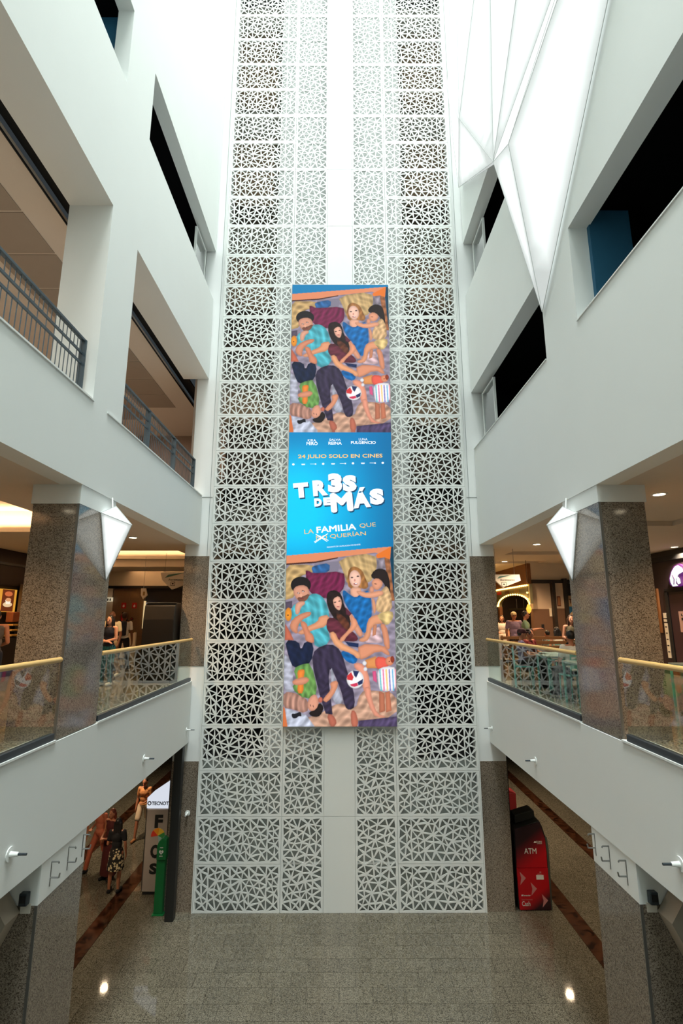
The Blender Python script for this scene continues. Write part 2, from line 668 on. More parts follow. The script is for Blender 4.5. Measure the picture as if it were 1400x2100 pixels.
# dark rooms behind the high window slits
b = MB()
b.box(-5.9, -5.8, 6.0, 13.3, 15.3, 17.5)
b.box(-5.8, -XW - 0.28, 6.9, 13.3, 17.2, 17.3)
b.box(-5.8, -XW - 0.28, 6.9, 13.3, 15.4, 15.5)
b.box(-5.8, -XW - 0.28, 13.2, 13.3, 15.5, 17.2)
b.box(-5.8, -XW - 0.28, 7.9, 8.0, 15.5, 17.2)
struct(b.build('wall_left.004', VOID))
b = MB()
b.box(-5.8, -XW - 0.28, 7.25, 7.4, 15.57, 17.6, 0)
b.box(-5.9, -5.8, 1.0, 7.4, 15.4, 17.6, 0)
b.box(-5.8, -XW - 0.28, 1.0, 7.25, 17.45, 17.55, 1)
struct(b.build('wall_left.005', [BLUEW, WHITE]))
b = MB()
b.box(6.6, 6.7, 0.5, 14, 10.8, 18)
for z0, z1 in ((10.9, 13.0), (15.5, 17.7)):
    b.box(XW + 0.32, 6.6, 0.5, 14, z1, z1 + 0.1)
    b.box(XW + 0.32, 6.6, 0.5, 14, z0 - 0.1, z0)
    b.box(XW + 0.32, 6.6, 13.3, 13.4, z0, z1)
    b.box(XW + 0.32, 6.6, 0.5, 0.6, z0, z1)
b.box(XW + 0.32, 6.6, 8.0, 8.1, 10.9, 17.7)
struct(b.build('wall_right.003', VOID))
b = MB()
b.box(XW + 0.30, XW + 0.95, 7.0, 7.2, 10.95, 12.95)
struct(b.build('wall_right.004', BLUEW))
# glazed end panes of the slits
for n, (sx, y0, y1, z0, z1) in enumerate(((-1, 12.05, 12.95, 15.57, 16.95), (1, 12.0, 12.95, 15.7, 17.2), (1, 11.95, 12.9, 11.06, 12.5))):
    t = 0.03
    xg = sx * (XW + 0.24)
    b = MB()
    b.box(xg - 0.03, xg + 0.03, y0 - t, y0, z0, z1 + t)
    b.box(xg - 0.03, xg + 0.03, y1, y1 + t, z0, z1 + t)
    b.box(xg - 0.03, xg + 0.03, y0, y1, z1, z1 + t)
    fr = struct(b.build('window_%d' % (n + 1), WHITE2))
    MB().box(xg - 0.006, xg + 0.006, y0, y1, z0, z1).build('pane', WGLASS, fr)

# ------------------------------------------------------------------ granite columns
GRAN_JOINT = mat('column_joint', (96, 88, 78), 0.5)
METALTRIM = mat('steel_corner_strip', (120, 118, 112), 0.35, 0.6)
names = {(-1, 1): ('tall granite column left of the banner at the food-court level, lamp on its top', 5.03, 8.44, 8.16),
         (1, 1): ('tall granite column right of the banner at the food-court level, lamp on its top', 5.03, 8.44, 8.19),
         (-1, 0): ('ground-floor granite column at the left edge with a white capital and wire hooks', 0.0, 3.62, 3.16),
         (1, 0): ('ground-floor granite column at the right edge with a white capital and wire hooks', 0.0, 3.62, 3.16)}
for (sx, up), (lab, z0, z1, zg) in names.items():
    t = thing('granite_column', lab, 'column', (sx * 4.0, 7.6, z0), 0, None)
    w0, w1 = (-sx * 0.335, sx * 0.32)
    n = 2 if up else 2
    hs = [z0]
    if up:
        hs += [6.12, 7.2, zg]
    else:
        hs += [1.0, 2.1, zg]
    for a, c in zip(hs, hs[1:]):
        MB().box(w0, w1, -0.55, 0.58, a - z0 + 0.0012, c - z0 - 0.0012).build('granite_slab', GRAN, t, bevel=0.002)
    MB().box(w0 * 0.99, w1 * 0.99, -0.54, 0.57, 0, zg - z0).build('core', GRAN_JOINT, t)
    MB().box(w0 - sx * 0.004, w1 + sx * 0.03, -0.555, 0.585, zg - z0, z1 - z0 - 0.001).build('capital', WHITE, t)
    MB().box(w0 - sx * 0.006, w0 + sx * 0.03, -0.562, -0.548, 0.0, zg - z0).build('corner_strip', METALTRIM, t)

# sloped boxing of the stairs beside the ground-floor columns
for sx, lab in ((-1, 'beige sloped stair boxing behind the lower left column'), (1, 'beige sloped stair boxing behind the lower right column')):
    pts = [(3.86, 3.10), (4.95, 0.95), (7.2, 0.95), (7.2, 3.6), (4.10, 3.6), (4.02, 3.32)]
    b = MB().prism([(sx * x, z) for x, z in pts], 'Y', 6.75, 7.03)
    o = b.build('stair_boxing', mat('beige_boxing', (176, 166, 150), 0.7), None)
    tag(o, lab, 'stair boxing')

# wire hooks on the white capitals
hook = MB()
hook.path([(0, 0, -0.16), (0, 0, 0.12), (0.09, 0, 0.12), (0.10, 0, 0.10)], 0.010, 6)
hook.path([(0, 0, -0.06), (0.11, 0, -0.06), (0.12, 0, -0.01)], 0.010, 6)
hook_me = hook.mesh('wire_hook', STEEL)
pl = {-1: 'left', 1: 'right'}
for sx in (-1, 1):
    for i, y in enumerate((7.28, 7.70, 8.10)):
        o = put('wire_hook', hook_me, None, (sx * 3.664, y, 3.42), (0, 0, 0 if sx < 0 else math.pi))
        w_ = ('nearest', 'middle', 'farthest')[i]
        tag(o, '%s of three bent wire hooks on the white capital of the lower %s column' % (w_, pl[sx]), 'hook', 'wire hooks')

# small sensor box with a paper label on each ground-floor column
for sx in (-1, 1):
    t = thing('sensor_box', 'small dark sensor box with a paper label on the lower %s column' % pl[sx], 'sensor', (sx * 3.80, 7.05, 3.25))
    MB().box(-0.05, 0.05, -0.10, -0.02, -0.06, 0.08).build('housing', DARKMET, t, bevel=0.012)
    MB().box(-0.035, 0.035, -0.105, -0.10, -0.02, 0.055).build('lens', BLACK, t)
    MB().box(-0.06, 0.06, -0.02, -0.004, -0.17, -0.065).build('paper_label', mat('paper', (216, 212, 200), 0.8), t)

# anchors on the white balcony fascias
anchors = [(-1, 6.31, 4.02, 'nearest of the three round white anchors on the left balcony front', 1.0),
           (-1, 10.28, 4.0, 'middle white anchor on the left balcony front below the glass', 0.9),
           (-1, 13.0, 3.95, 'farthest white anchor on the left balcony front beside the lattice', 0.7),
           (1, 6.1, 4.0, 'nearest of the three white anchors on the right balcony front', 1.0),
           (1, 10.23, 3.97, 'middle white anchor on the right balcony front', 0.9),
           (1, 13.0, 3.98, 'farthest white anchor on the right balcony front beside the lattice', 0.7)]
for sx, y, z, lab, k in anchors:
    t = thing('wall_anchor', lab, 'anchor', (sx * XW, y, z), 0, 'fascia anchors')
    MB().tube((0, 0, 0), (-sx * 0.012, 0, 0), 0.075 * k, 18).build('disc', WHITE2, t)
    MB().tube((-sx * 0.012, 0, 0), (-sx * 0.10, 0, 0), 0.03 * k, 12, 0.022 * k).build('stem', WHITE2, t)
    MB().tube((-sx * 0.10, 0, 0), (-sx * 0.19, 0, 0.0), 0.014 * k, 10).build('bolt', DARKMET, t)
t = thing('wall_anchor', 'white anchor low on the granite pilaster left of the lattice', 'anchor', (-3.58, YB + 0.02, 2.06), 0, 'fascia anchors')
MB().tube((0, 0, 0), (0, -0.012, 0), 0.06, 18).build('disc', WHITE2, t)
MB().tube((0, -0.012, 0), (0, -0.1, 0), 0.026, 12).build('stem', WHITE2, t)
MB().tube((0, -0.1, 0), (0, -0.17, 0), 0.02, 10).build('bolt', WHITE2, t)

# dark steel posts (shutter guides) beside the ground-floor openings
tag(MB().box(-3.86, -3.67, 12.85, 13.02, 0, 3.62).build('shutter_post', mat('black_steel', (28, 30, 29), 0.5), None, bevel=0.006),
    'black steel post standing before the granite left of the lattice', 'post')
tag(MB().box(4.03, 4.10, 13.60, 13.75, 0, 3.62).build('shutter_post', MATS['black_steel'], None, bevel=0.006),
    'black steel post behind the red cash machine', 'post')

# ------------------------------------------------------------------ lattice screen
def tri_pattern(w, h, seed, vbars, target=0.026, margin=0.036, hw=0.0118, depth=0.014):
    rnd = random.Random(seed)
    xs = [margin] + list(vbars) + [w - margin]
    tris = []
    for xa, xb in zip(xs, xs[1:]):
        W, H = xb - xa, h - 2 * margin
        pts = [(xa, margin), (xb, margin), (xb, h - margin), (xa, h - margin)]

        def edge(p, q, L):
            n = max(1, int(round(L / 0.21)))
            for i in range(1, n):
                t = (i + rnd.uniform(-.25, .25)) / n
                pts.append((p[0] + (q[0] - p[0]) * t, p[1] + (q[1] - p[1]) * t))
        edge(pts[0], pts[1], W)
        edge(pts[1], pts[2], H)
        edge(pts[2], pts[3], W)
        edge(pts[3], pts[0], H)
        want = int(W * H / 0.040)
        tries = 0
        n0 = len(pts)
        while len(pts) - n0 < want and tries < 6000:
            tries += 1
            p = (rnd.uniform(xa + .1, xb - .1), rnd.uniform(margin + .1, h - margin - .1)) if W > 0.3 else (rnd.uniform(xa + .06, xb - .06), rnd.uniform(margin + .1, h - margin - .1))
            if all((p[0] - q[0]) ** 2 + (p[1] - q[1]) ** 2 > 0.145 ** 2 for q in pts):
                pts.append(p)
        r = delaunay_2d_cdt([Vector(p) for p in pts], [], [], 0, 1e-5)
        vs = [tuple(v) for v in r[0]]
        for f in r[2]:
            tris.append([vs[i] for i in f])
    out = []
    stack = tris

    def area(t):
        (a, b_), (c, d), (e, f) = t
        return abs((c - a) * (f - b_) - (e - a) * (d - b_)) / 2
    while stack:
        t = stack.pop()
        A = area(t)
        if A < 1e-5:
            continue
        if A > target * rnd.uniform(0.9, 1.5):
            L = [(t[(i + 1) % 3][0] - t[i][0]) ** 2 + (t[(i + 1) % 3][1] - t[i][1]) ** 2 for i in range(3)]
            i = L.index(max(L))
            k = rnd.uniform(.36, .64)
            p, q, o_ = t[i], t[(i + 1) % 3], t[(i + 2) % 3]
            m_ = (p[0] + (q[0] - p[0]) * k, p[1] + (q[1] - p[1]) * k)
            stack += [[p, m_, o_], [m_, q, o_]]
        else:
            out.append(t)
    b = MB()
    # outer rim
    x0, x1, z0, z1 = 0.004, w - 0.004, 0.004, h - 0.004
    for (a, c, d, e) in ((x0, x1, z0, margin), (x0, x1, h - margin, z1), (x0, margin, margin, h - margin), (w - margin, x1, margin, h - margin)):
        b.face([(a, 0, d), (c, 0, d), (c, 0, e), (a, 0, e)])
    for p, q in (((x0, z0), (x1, z0)), ((x1, z0), (x1, z1)), ((x1, z1), (x0, z1)), ((x0, z1), (x0, z0))):
        b.face([(p[0], 0, p[1]), (p[0], depth, p[1]), (q[0], depth, q[1]), (q[0], 0, q[1])])
    for t in out:
        (ax, ay), (bx_, by), (cx, cy) = t
        if (bx_ - ax) * (cy - ay) - (cx - ax) * (by - ay) < 0:
            t = [t[0], t[2], t[1]]
        P = [np.array(p) for p in t]
        la, lb, lc = np.linalg.norm(P[1] - P[2]), np.linalg.norm(P[2] - P[0]), np.linalg.norm(P[0] - P[1])
        s = la + lb + lc
        r = 2 * area(t) / s
        if r < hw * 1.18:
            b.face([(p[0], 0, p[1]) for p in P])
            continue
        I = (la * P[0] + lb * P[1] + lc * P[2]) / s
        # every hole is turned a little inside its cell, so the bars taper and meet as pinwheels
        k = 1 - hw / r
        phi = math.radians(rnd.choice((1, 1, 1, -1)) * rnd.uniform(3, 8))
        ca, sa = math.cos(phi), math.sin(phi)
        for _ in range(12):
            Q = [I + np.array((ca * d[0] - sa * d[1], sa * d[0] + ca * d[1])) * k for d in (p - I for p in P)]
            gap = min(((P[(i + 1) % 3] - P[i])[0] * (q - P[i])[1] - (P[(i + 1) % 3] - P[i])[1] * (q - P[i])[0]) / np.linalg.norm(P[(i + 1) % 3] - P[i]) for i in range(3) for q in Q)
            if gap > 0.006:
                break
            k *= 0.95
        for i in range(3):
            j = (i + 1) % 3
            b.face([(P[i][0], 0, P[i][1]), (P[j][0], 0, P[j][1]), (Q[j][0], 0, Q[j][1]), (Q[i][0], 0, Q[i][1])])
            b.face([(Q[i][0], 0, Q[i][1]), (Q[j][0], 0, Q[j][1]), (Q[j][0], depth, Q[j][1]), (Q[i][0], depth, Q[i][1])])
    me = bpy.data.meshes.new('lattice')
    me.from_pydata(b.v, [], b.f)
    me.materials.append(WHITE2)
    me.update()
    return me


OW, IW = 1.98, 0.985
outer = [tri_pattern(OW, 1.0, 11 + i, (0.32, OW - 0.32)) for i in range(3)]
inner = [tri_pattern(IW, 2.0, 41 + i, ()) for i in range(2)]
outer_s = [tri_pattern(OW, 1.0, 71 + i, (0.32, OW - 0.32)) for i in range(3)]
lat = thing('lattice_screen', 'tall white perforated triangle lattice screen covering the end wall behind the banner', 'screen wall', (0, YB - 0.03, 0))
for k in range(32):
    put('lattice_panel', outer[(k // 2) % 3], lat, (-3.34, 0, k))
    put('lattice_panel', outer_s[(k // 2 + 1) % 3], lat, (3.34 - OW, 0, k))
for k in range(16):
    put('lattice_panel', inner[k % 2], lat, (-1.355, 0, 2 * k))
    put('lattice_panel', inner[(k + 1) % 2], lat, (1.355 - IW, 0, 2 * k))
cp = MB().box(-0.366, 0.366, 0, 0.03, 0.004, 1.996).mesh('centre_panel', WHITE2)
for k in range(16):
    put('centre_panel', cp, lat, (0, 0, 2 * k))
fr = MB().box(-0.02, 0.02, 0.035, 0.09, 0, 32).mesh('mullion', WHITE2)
for x in (-3.3, -1.36, -0.37, 0.37, 1.36, 3.3):
    put('mullion', fr, lat, (x, 0, 0))
tr = MB().box(-3.34, 3.34, 0.035, 0.075, -0.02, 0.02).mesh('transom', WHITE2)
for k in range(1, 32):
    put('transom', tr, lat, (0, 0, k))
rim = MB().box(-0.012, 0.012, -0.01, 0.05, 0, 32).mesh('edge_trim', WHITE2)
for x in (-3.352, 3.352):
    put('edge_trim', rim, lat, (x, 0, 0))

# ------------------------------------------------------------------ LED banner: the printed picture is stored as a colour per point of the screen face
PICT = """0|150,140,158|2|-12,408 288,427 278,-4 -2,-3
0|0,112,170|0|-13,461 289,466 288,437 270,441 2,418 -12,415
0|6,60,84|0|266,441 288,442 285,286 274,299 266,403
0|120,45,30|0|-12,417 270,441 270,435 -12,409
0|222,138,98|0|-12,412 269,437 266,404 229,421 132,409 74,397 -11,391
0|228,118,40|0|230,415 269,437 265,403 232,407
0|60,25,20|0|-12,392 74,398 132,409 132,406 74,394 -11,388
0|203,168,112|2|-11,389 72,391 74,372 51,367 23,351 28,309 -9,298
0|128,122,138|0|72,391 137,400 133,371 72,365
0|48,105,165|2|63,382 74,388 112,395 110,369 71,365
0|205,172,118|2|130,406 229,422 233,377 212,339 156,337 146,372
0|148,138,150|2|231,406 254,409 261,382 232,377
0|176,112,72|2|251,408 265,404 275,299 264,299
0|122,34,76|2|47,375 57,375 69,367 147,374 151,346 144,323 113,304 61,309
0|86,74,92|1|0,295 17,299 17,281 1,276
0|178,120,66|2|157,369 164,383 177,386 195,375 202,356 211,337 203,327 184,332 167,327 156,337
0|226,168,140|1|163,332 189,334 193,318 181,302 165,311
0|24,112,182|2|144,323 149,326 161,315 178,306 191,318 213,327 219,276 214,244 203,217 184,226 176,256 155,281 144,309
1|238,190,168|1|176,354 14.7,21.8 8,0
1|60,45,45|0|168,357 3.3,1.9 0,0
1|60,45,45|0|183,360 3.3,1.9 0,0
1|150,50,55|0|177,341 5.2,2.1 0,0
1|245,240,240|0|178,342 3.3,0.9 0,0
1|205,140,125|0|175,350 2.1,3.3 0,0
0|215,150,120|1|152,284 165,269 181,244 196,217 188,208 177,220 167,240 155,263
0|222,188,192|2|194,217 236,235 244,196 202,195
0|34,22,22|1|214,359 225,376 241,381 257,375 264,349 266,306 255,318 249,346 229,351
0|226,186,136|2|247,332 257,337 268,311 269,274 240,268 226,276 231,304
0|218,150,118|1|217,349 232,357 247,346 244,334 231,324 220,332
1|90,50,45|0|228,341 3.8,0.9 -10,0
0|222,155,120|1|218,309 226,299 229,276 223,263 219,286
0|226,158,124|1|177,324 191,323 207,318 245,326 249,315 231,308 207,305 186,312
1|222,152,122|1|218,327 5.7,8.4 0,0
0|218,150,112|1|206,251 221,263 242,265 251,244 218,239 211,203 192,196 182,203 201,212
0|205,136,102|1|221,239 230,240 227,215 218,211
0|212,140,106|1|237,244 253,240 261,203 261,177 248,185 244,215
0|232,202,136|2|228,266 269,276 272,256 256,236 241,247
1|24,20,22|1|38,338 25.6,21.2 0,0
0|206,146,120|1|18,326 28,337 51,338 61,323 60,302 50,292 34,296 22,311
0|120,78,62|1|28,307 43,309 61,318 60,299 50,291 35,295
1|50,40,40|0|32,318 3.8,1.6 -12,0
1|50,40,40|0|44,323 3.8,1.6 -12,0
1|235,225,220|0|32,318 1.7,0.9 0,0
1|235,225,220|0|44,322 1.7,0.9 0,0
1|225,165,135|0|39,312 3.3,4.7 0,0
1|120,50,50|0|41,304 5.7,1.4 -10,0
0|82,182,196|2|17,286 33,295 52,297 62,316 82,317 100,302 112,265 106,233 115,196 75,181 72,217 18,247 13,263
0|218,158,132|1|24,288 33,297 48,298 50,291 39,283 35,265 25,265
0|206,136,104|1|12,244 29,263 63,274 66,263 41,251 31,233 33,215 14,226
0|218,150,112|1|85,261 112,264 106,236 71,227 44,214 29,220 53,234 82,247
0|208,132,100|1|35,249 53,247 60,224 73,212 73,193 52,198 50,215
0|196,104,78|1|1,242 13,222 23,202 1,202
1|232,146,44|1|8,265 8.4,16.6 0,0
1|60,30,20|0|7,263 1.9,1.8 0,0
0|20,32,64|2|0,203 35,200 41,177 51,201 74,193 67,147 45,145 23,134 10,163
0|58,48,74|2|75,181 114,195 141,177 155,128 170,88 175,45 160,36 150,45 140,84 114,142 109,106 120,27 103,30 87,75 67,152
0|190,192,208|2|115,141 123,119 134,84 146,55 123,47 116,106
0|214,142,108|1|183,193 246,191 261,172 259,163 234,178 192,154 183,161
0|40,24,24|2|103,311 109,323 127,326 142,315 147,288 165,256 161,222 146,225 113,267 104,293
0|104,56,38|2|123,269 146,263 163,240 161,220 146,226
0|108,46,62|2|107,258 127,256 155,224 169,225 184,207 178,198 151,199 132,201 113,217 102,233
0|96,40,58|1|151,283 167,267 162,261 153,265
0|232,174,150|1|119,305 134,312 143,297 139,276 132,275 122,286
1|50,35,35|0|125,295 3.1,1.4 10,0
1|50,35,35|0|136,298 3.1,1.4 10,0
1|170,80,80|0|133,284 4.2,1.4 -5,0
0|46,28,26|1|113,309 127,316 134,311 120,304 117,286
0|24,44,88|1|149,199 184,194 183,184 160,188
0|22,114,188|2|139,177 167,174 183,158 174,144 155,150 144,162
0|226,152,116|1|163,267 183,247 179,231 156,214 145,196 132,201 160,228 167,244
0|228,160,116|1|109,219 124,224 136,198 183,175 190,163 181,156 169,169 128,182
0|226,150,124|1|167,144 187,150 207,131 215,62 228,28 251,22 236,19 216,26 193,86 191,117
0|216,142,82|1|200,155 227,164 231,135 202,135
0|226,92,76|1|224,163 252,161 261,143 245,133 225,134
1|222,140,104|1|260,152 10.1,10.7 0,0
1|150,60,40|1|267,156 5.1,8 0,0
1|40,20,20|0|259,151 1.6,1.6 0,0
1|236,236,240|1|198,147 5.1,5.3 0,0
1|236,236,240|1|200,133 4.6,4.8 0,0
1|236,236,238|1|175,109 21,21.5 0,0
0|206,52,56|0|155,117 165,126 171,114 168,106 155,108
0|206,52,86|0|162,97 180,101 182,94 173,91 165,93
0|34,46,90|0|169,130 185,128 177,112 172,118
0|34,46,90|0|180,102 194,110 193,99 183,94
0|235,232,236|1|229,131 249,140 278,137 277,82 236,81 231,97
0|90,190,200|0|234,133 237,133 240,82 237,82
0|232,110,160|0|242,133 245,133 247,82 244,82
0|240,205,120|0|249,133 253,133 255,82 252,82
0|120,110,190|0|257,133 260,133 262,82 259,82
0|100,180,220|0|265,133 268,133 270,82 267,82
0|235,150,170|0|272,133 275,133 277,82 274,82
0|225,90,140|1|217,128 226,129 228,101 219,106
0|208,164,138|2|54,20 85,26 123,50 146,53 175,37 187,80 214,84 278,75 277,22 182,13 164,-4 56,-3
0|226,150,124|1|193,88 212,93 215,62 228,28 251,22 236,19 216,26
0|188,140,122|2|-1,81 35,76 63,58 58,28 17,41 0,43
0|192,194,210|2|-2,168 10,163 23,134 21,89 30,80 -1,79
0|202,208,226|2|5,42 56,26 79,-3 10,-3
0|86,72,108|2|182,13 278,23 277,-4 182,-4
0|208,112,62|0|-4,52 4,41 12,-3 -2,-3
0|24,24,34|1|20,30 30,29 43,35 45,22 39,24 31,18 22,19
0|178,100,80|1|105,28 120,28 131,10 124,-1 114,-1
0|186,106,84|1|163,36 175,37 182,11 179,-2 165,-2
0|58,48,74|2|87,75 110,106 120,27 103,29
0|58,48,74|2|140,84 166,93 175,45 160,36 149,45
0|186,112,84|1|233,81 246,76 247,35 233,31
0|196,118,88|1|248,78 259,82 263,36 249,32
0|112,162,84|2|22,134 45,145 67,147 86,73 53,61 18,88 33,106
0|232,132,52|1|32,129 43,133 52,131 48,110 49,76 33,76 35,106
0|210,140,110|1|20,107 52,116 65,108 51,96 23,95
0|214,150,124|1|63,67 78,76 87,58 84,38 63,34 58,50
0|30,20,20|1|61,33 80,38 87,56 99,45 94,30 85,21 67,23
1|70,45,40|0|66,48 0.9,3 20,0
1|70,45,40|0|73,46 0.9,3 20,0
1|200,110,90|1|90,61 5.4,6.5 0,0
0|216,144,110|1|112,102 134,107 130,84 107,54 96,59 98,65 117,86"""
LW, LH = 2.75, 11.96
LX0, LZ0, LYF = -1.363, 4.005, 13.09


def draw_picture(res=0.004):
    Hm = 4.6
    nx, ny = int(LW / res), int(Hm / res)
    img = np.zeros((ny, nx, 3))
    img[:] = np.array(lin((0, 120, 180)))
    xx, yy = np.meshgrid((np.arange(nx) + .5) * res * 100, (np.arange(ny) + .5) * res * 100)
    rs = np.random.RandomState(3)
    for line in PICT.strip().split('\n'):
        k, c, s, pts = line.split('|')
        c = [int(v) for v in c.split(',')]
        s = int(s)
        pts = [tuple(float(v) for v in q.split(',')) for q in pts.split()]
        if k == '0':
            px = [p[0] for p in pts]
            py = [p[1] for p in pts]
            x0, x1, y0, y1 = min(px), max(px), min(py), max(py)
        else:
            (cx, cy), (rx, ry), (an, _) = pts
            R = max(rx, ry)
            x0, x1, y0, y1 = cx - R, cx + R, cy - R, cy + R
        i0, i1 = max(0, int(x0 / res / 100) - 2), min(nx, int(x1 / res / 100) + 3)
        j0, j1 = max(0, int(y0 / res / 100) - 2), min(ny, int(y1 / res / 100) + 3)
        if i1 <= i0 or j1 <= j0:
            continue
        X, Y = xx[j0:j1, i0:i1], yy[j0:j1, i0:i1]
        if k == '0':
            # smooth the outline (Chaikin) so bodies read as soft shapes
            P = pts
            if len(P) > 4 and s:
                for _ in range(1):
                    P = [q for a, b_ in zip(P, P[1:] + P[:1]) for q in ((a[0] * .75 + b_[0] * .25, a[1] * .75 + b_[1] * .25), (a[0] * .25 + b_[0] * .75, a[1] * .25 + b_[1] * .75))]
            ins = np.zeros(X.shape, bool)
            dist = np.full(X.shape, 1e9)
            for (ax, ay), (bx_, by) in zip(P, P[1:] + P[:1]):
                c1 = (ay > Y) != (by > Y)
                with np.errstate(divide='ignore', invalid='ignore'):
                    xi = (bx_ - ax) * (Y - ay) / ((by - ay) or 1e-9) + ax
                ins ^= c1 & (X < xi)
                if s:
                    dx, dy = bx_ - ax, by - ay
                    t = np.clip(((X - ax) * dx + (Y - ay) * dy) / (dx * dx + dy * dy + 1e-9), 0, 1)
                    dist = np.minimum(dist, np.hypot(X - ax - t * dx, Y - ay - t * dy))
        else:
            a = math.radians(an)
            u = (X - cx) * math.cos(a) + (Y - cy) * math.sin(a)
            v = -(X - cx) * math.sin(a) + (Y - cy) * math.cos(a)
            q = np.hypot(u / rx, v / ry)
            ins = q < 1
            dist = (1 - q) * min(rx, ry)
        col = np.array(lin(c))[None, None, :] * np.ones(X.shape + (1,))
        if s == 1:
            col = col * (0.62 + 0.45 * np.clip(dist / 7.0, 0, 1) ** 0.6)[..., None]
        elif s == 2:
            an = rs.uniform(0, math.pi)
            fold = 0
            for q_ in range(4):
                a = an + rs.uniform(-.45, .45)
                f = rs.uniform(.16, .5)
                u_ = X * math.cos(a) + Y * math.sin(a)
                v_ = -X * math.sin(a) + Y * math.cos(a)
                fold = fold + (1 - 2 * np.abs(np.sin(u_ * f * .5 + 1.6 * np.sin(v_ * rs.uniform(.03, .09) + rs.uniform(0, 6))))) / 3.0
            col = col * (np.clip(1.0 + 0.42 * fold, .4, 1.6) * (0.72 + 0.3 * np.clip(dist / 8.0, 0, 1)))[..., None]
        reg = img[j0:j1, i0:i1]
        reg[ins] = col[ins]
    # box filter down to the led pitch
    return img, nx, ny


pic, pnx, pny = draw_picture()
NXP, NZP = 230, 1000
gx = np.linspace(0, LW, NXP)
gz = np.linspace(0, LH, NZP)
res = 0.004
cols = np.zeros((NZP, NXP, 3))
U, V = np.meshgrid(gx, gz)
blue = np.array(lin((0, 150, 210)))
d1 = np.exp(-(((U - 0.2) / 1.5) ** 2 + ((V - 5.2) / 1.3) ** 2))
d2 = np.exp(-(((U - 0.3) / 1.3) ** 2 + ((V - 6.4) / 0.7) ** 2))
base = np.array(lin((0, 124, 186)))
cy_ = np.array(lin((0, 205, 255)))
kk = np.clip(d1 * 1.1 + d2 * 0.35, 0, 1)[..., None]
cols[:] = base * (1 - kk) + cy_ * kk
dk = np.clip((U - 1.9) / 0.9, 0, 1)[..., None] * 0.25
cols *= (1 - dk)


def sample(v):
    j = np.clip((v / res).astype(int), 1, pny - 2)
    i = np.clip((U / res).astype(int), 1, pnx - 2)
    acc = 0
    for dj in (-1, 0, 1):
        for di in (-1, 0, 1):
            acc = acc + pic[j + dj, i + di]
    return acc / 9


OFF = 7.53
low = sample(V)
edge_line = 4.13 + (U / LW) * 0.24          # upper edge of the bed's headboard
m = V < edge_line
cols[m] = low[m]
up_ = sample(V - OFF)
m = (V > 7.475)
cols[m] = up_[m]
m = (V > OFF + edge_line)
cols[m] = np.array(lin((0, 124, 178)))
verts = np.stack([U + LX0, np.full_like(U, LYF), V + LZ0], -1).reshape(-1, 3)
idx = np.arange(NXP * NZP).reshape(NZP, NXP)
quads = np.stack([idx[:-1, :-1], idx[:-1, 1:], idx[1:, 1:], idx[1:, :-1]], -1).reshape(-1, 4)
me = bpy.data.meshes.new('screen_face')
me.vertices.add(len(verts))
me.vertices.foreach_set('co', verts.ravel())
me.loops.add(quads.size)
me.loops.foreach_set('vertex_index', quads.ravel().astype(np.int32))
me.polygons.add(len(quads))
me.polygons.foreach_set('loop_start', np.arange(0, quads.size, 4, dtype=np.int32))
me.polygons.foreach_set('loop_total', np.full(len(quads), 4, dtype=np.int32))
at = me.color_attributes.new('print', 'FLOAT_COLOR', 'POINT')
at.data.foreach_set('color', np.concatenate([cols.reshape(-1, 3), np.ones((len(verts), 1))], 1).ravel().astype(np.float32))
me.update()
me.validate()
mled, nt, pb = nodes_of('led_screen')
a_ = nt.nodes.new('ShaderNodeAttribute')
a_.attribute_name = 'print'
nt.links.new(a_.outputs['Color'], pb.inputs['Emission Color'])
pb.inputs['Emission Strength'].default_value = 1.04
pb.inputs['Specular IOR Level'].default_value = 0.1
pb.inputs['Base Color'].default_value = (0.02, 0.02, 0.02, 1)
pb.inputs['Roughness'].default_value = 0.6
me.materials.append(mled)
led = thing('led_banner', 'tall lit film banner screen showing a family on a bed, hung on the lattice', 'screen', (0, 0, 0))
put('screen_face', me, led)
MB().box(LX0 - 0.006, LX0 + LW + 0.006, LYF + 0.002, 13.185, LZ0 - 0.006, LZ0 + LH + 0.006).build('cabinet', mat('led_cabinet', (150, 154, 152), 0.5), led)

TW = emit('print_white', (240, 246, 252), 1.0)
TG = emit('print_gold', (238, 190, 110), 1.0)
TS = emit('print_shadow', (0, 62, 100), 1.0)
UX, UZ = (1, 0, 0), (0, 0, 1)
YL = LYF - 0.001


def led_text(txt, m, x0, x1, z0, z1, bold=0.0, rot=0.0, thick=0.004, y=YL):
    w = (x1 - x0)
    return lettering(txt, m, led, (x0, y, z0), UX, UZ, w, (z1 - z0) if z1 else None, bold, thick, rot)


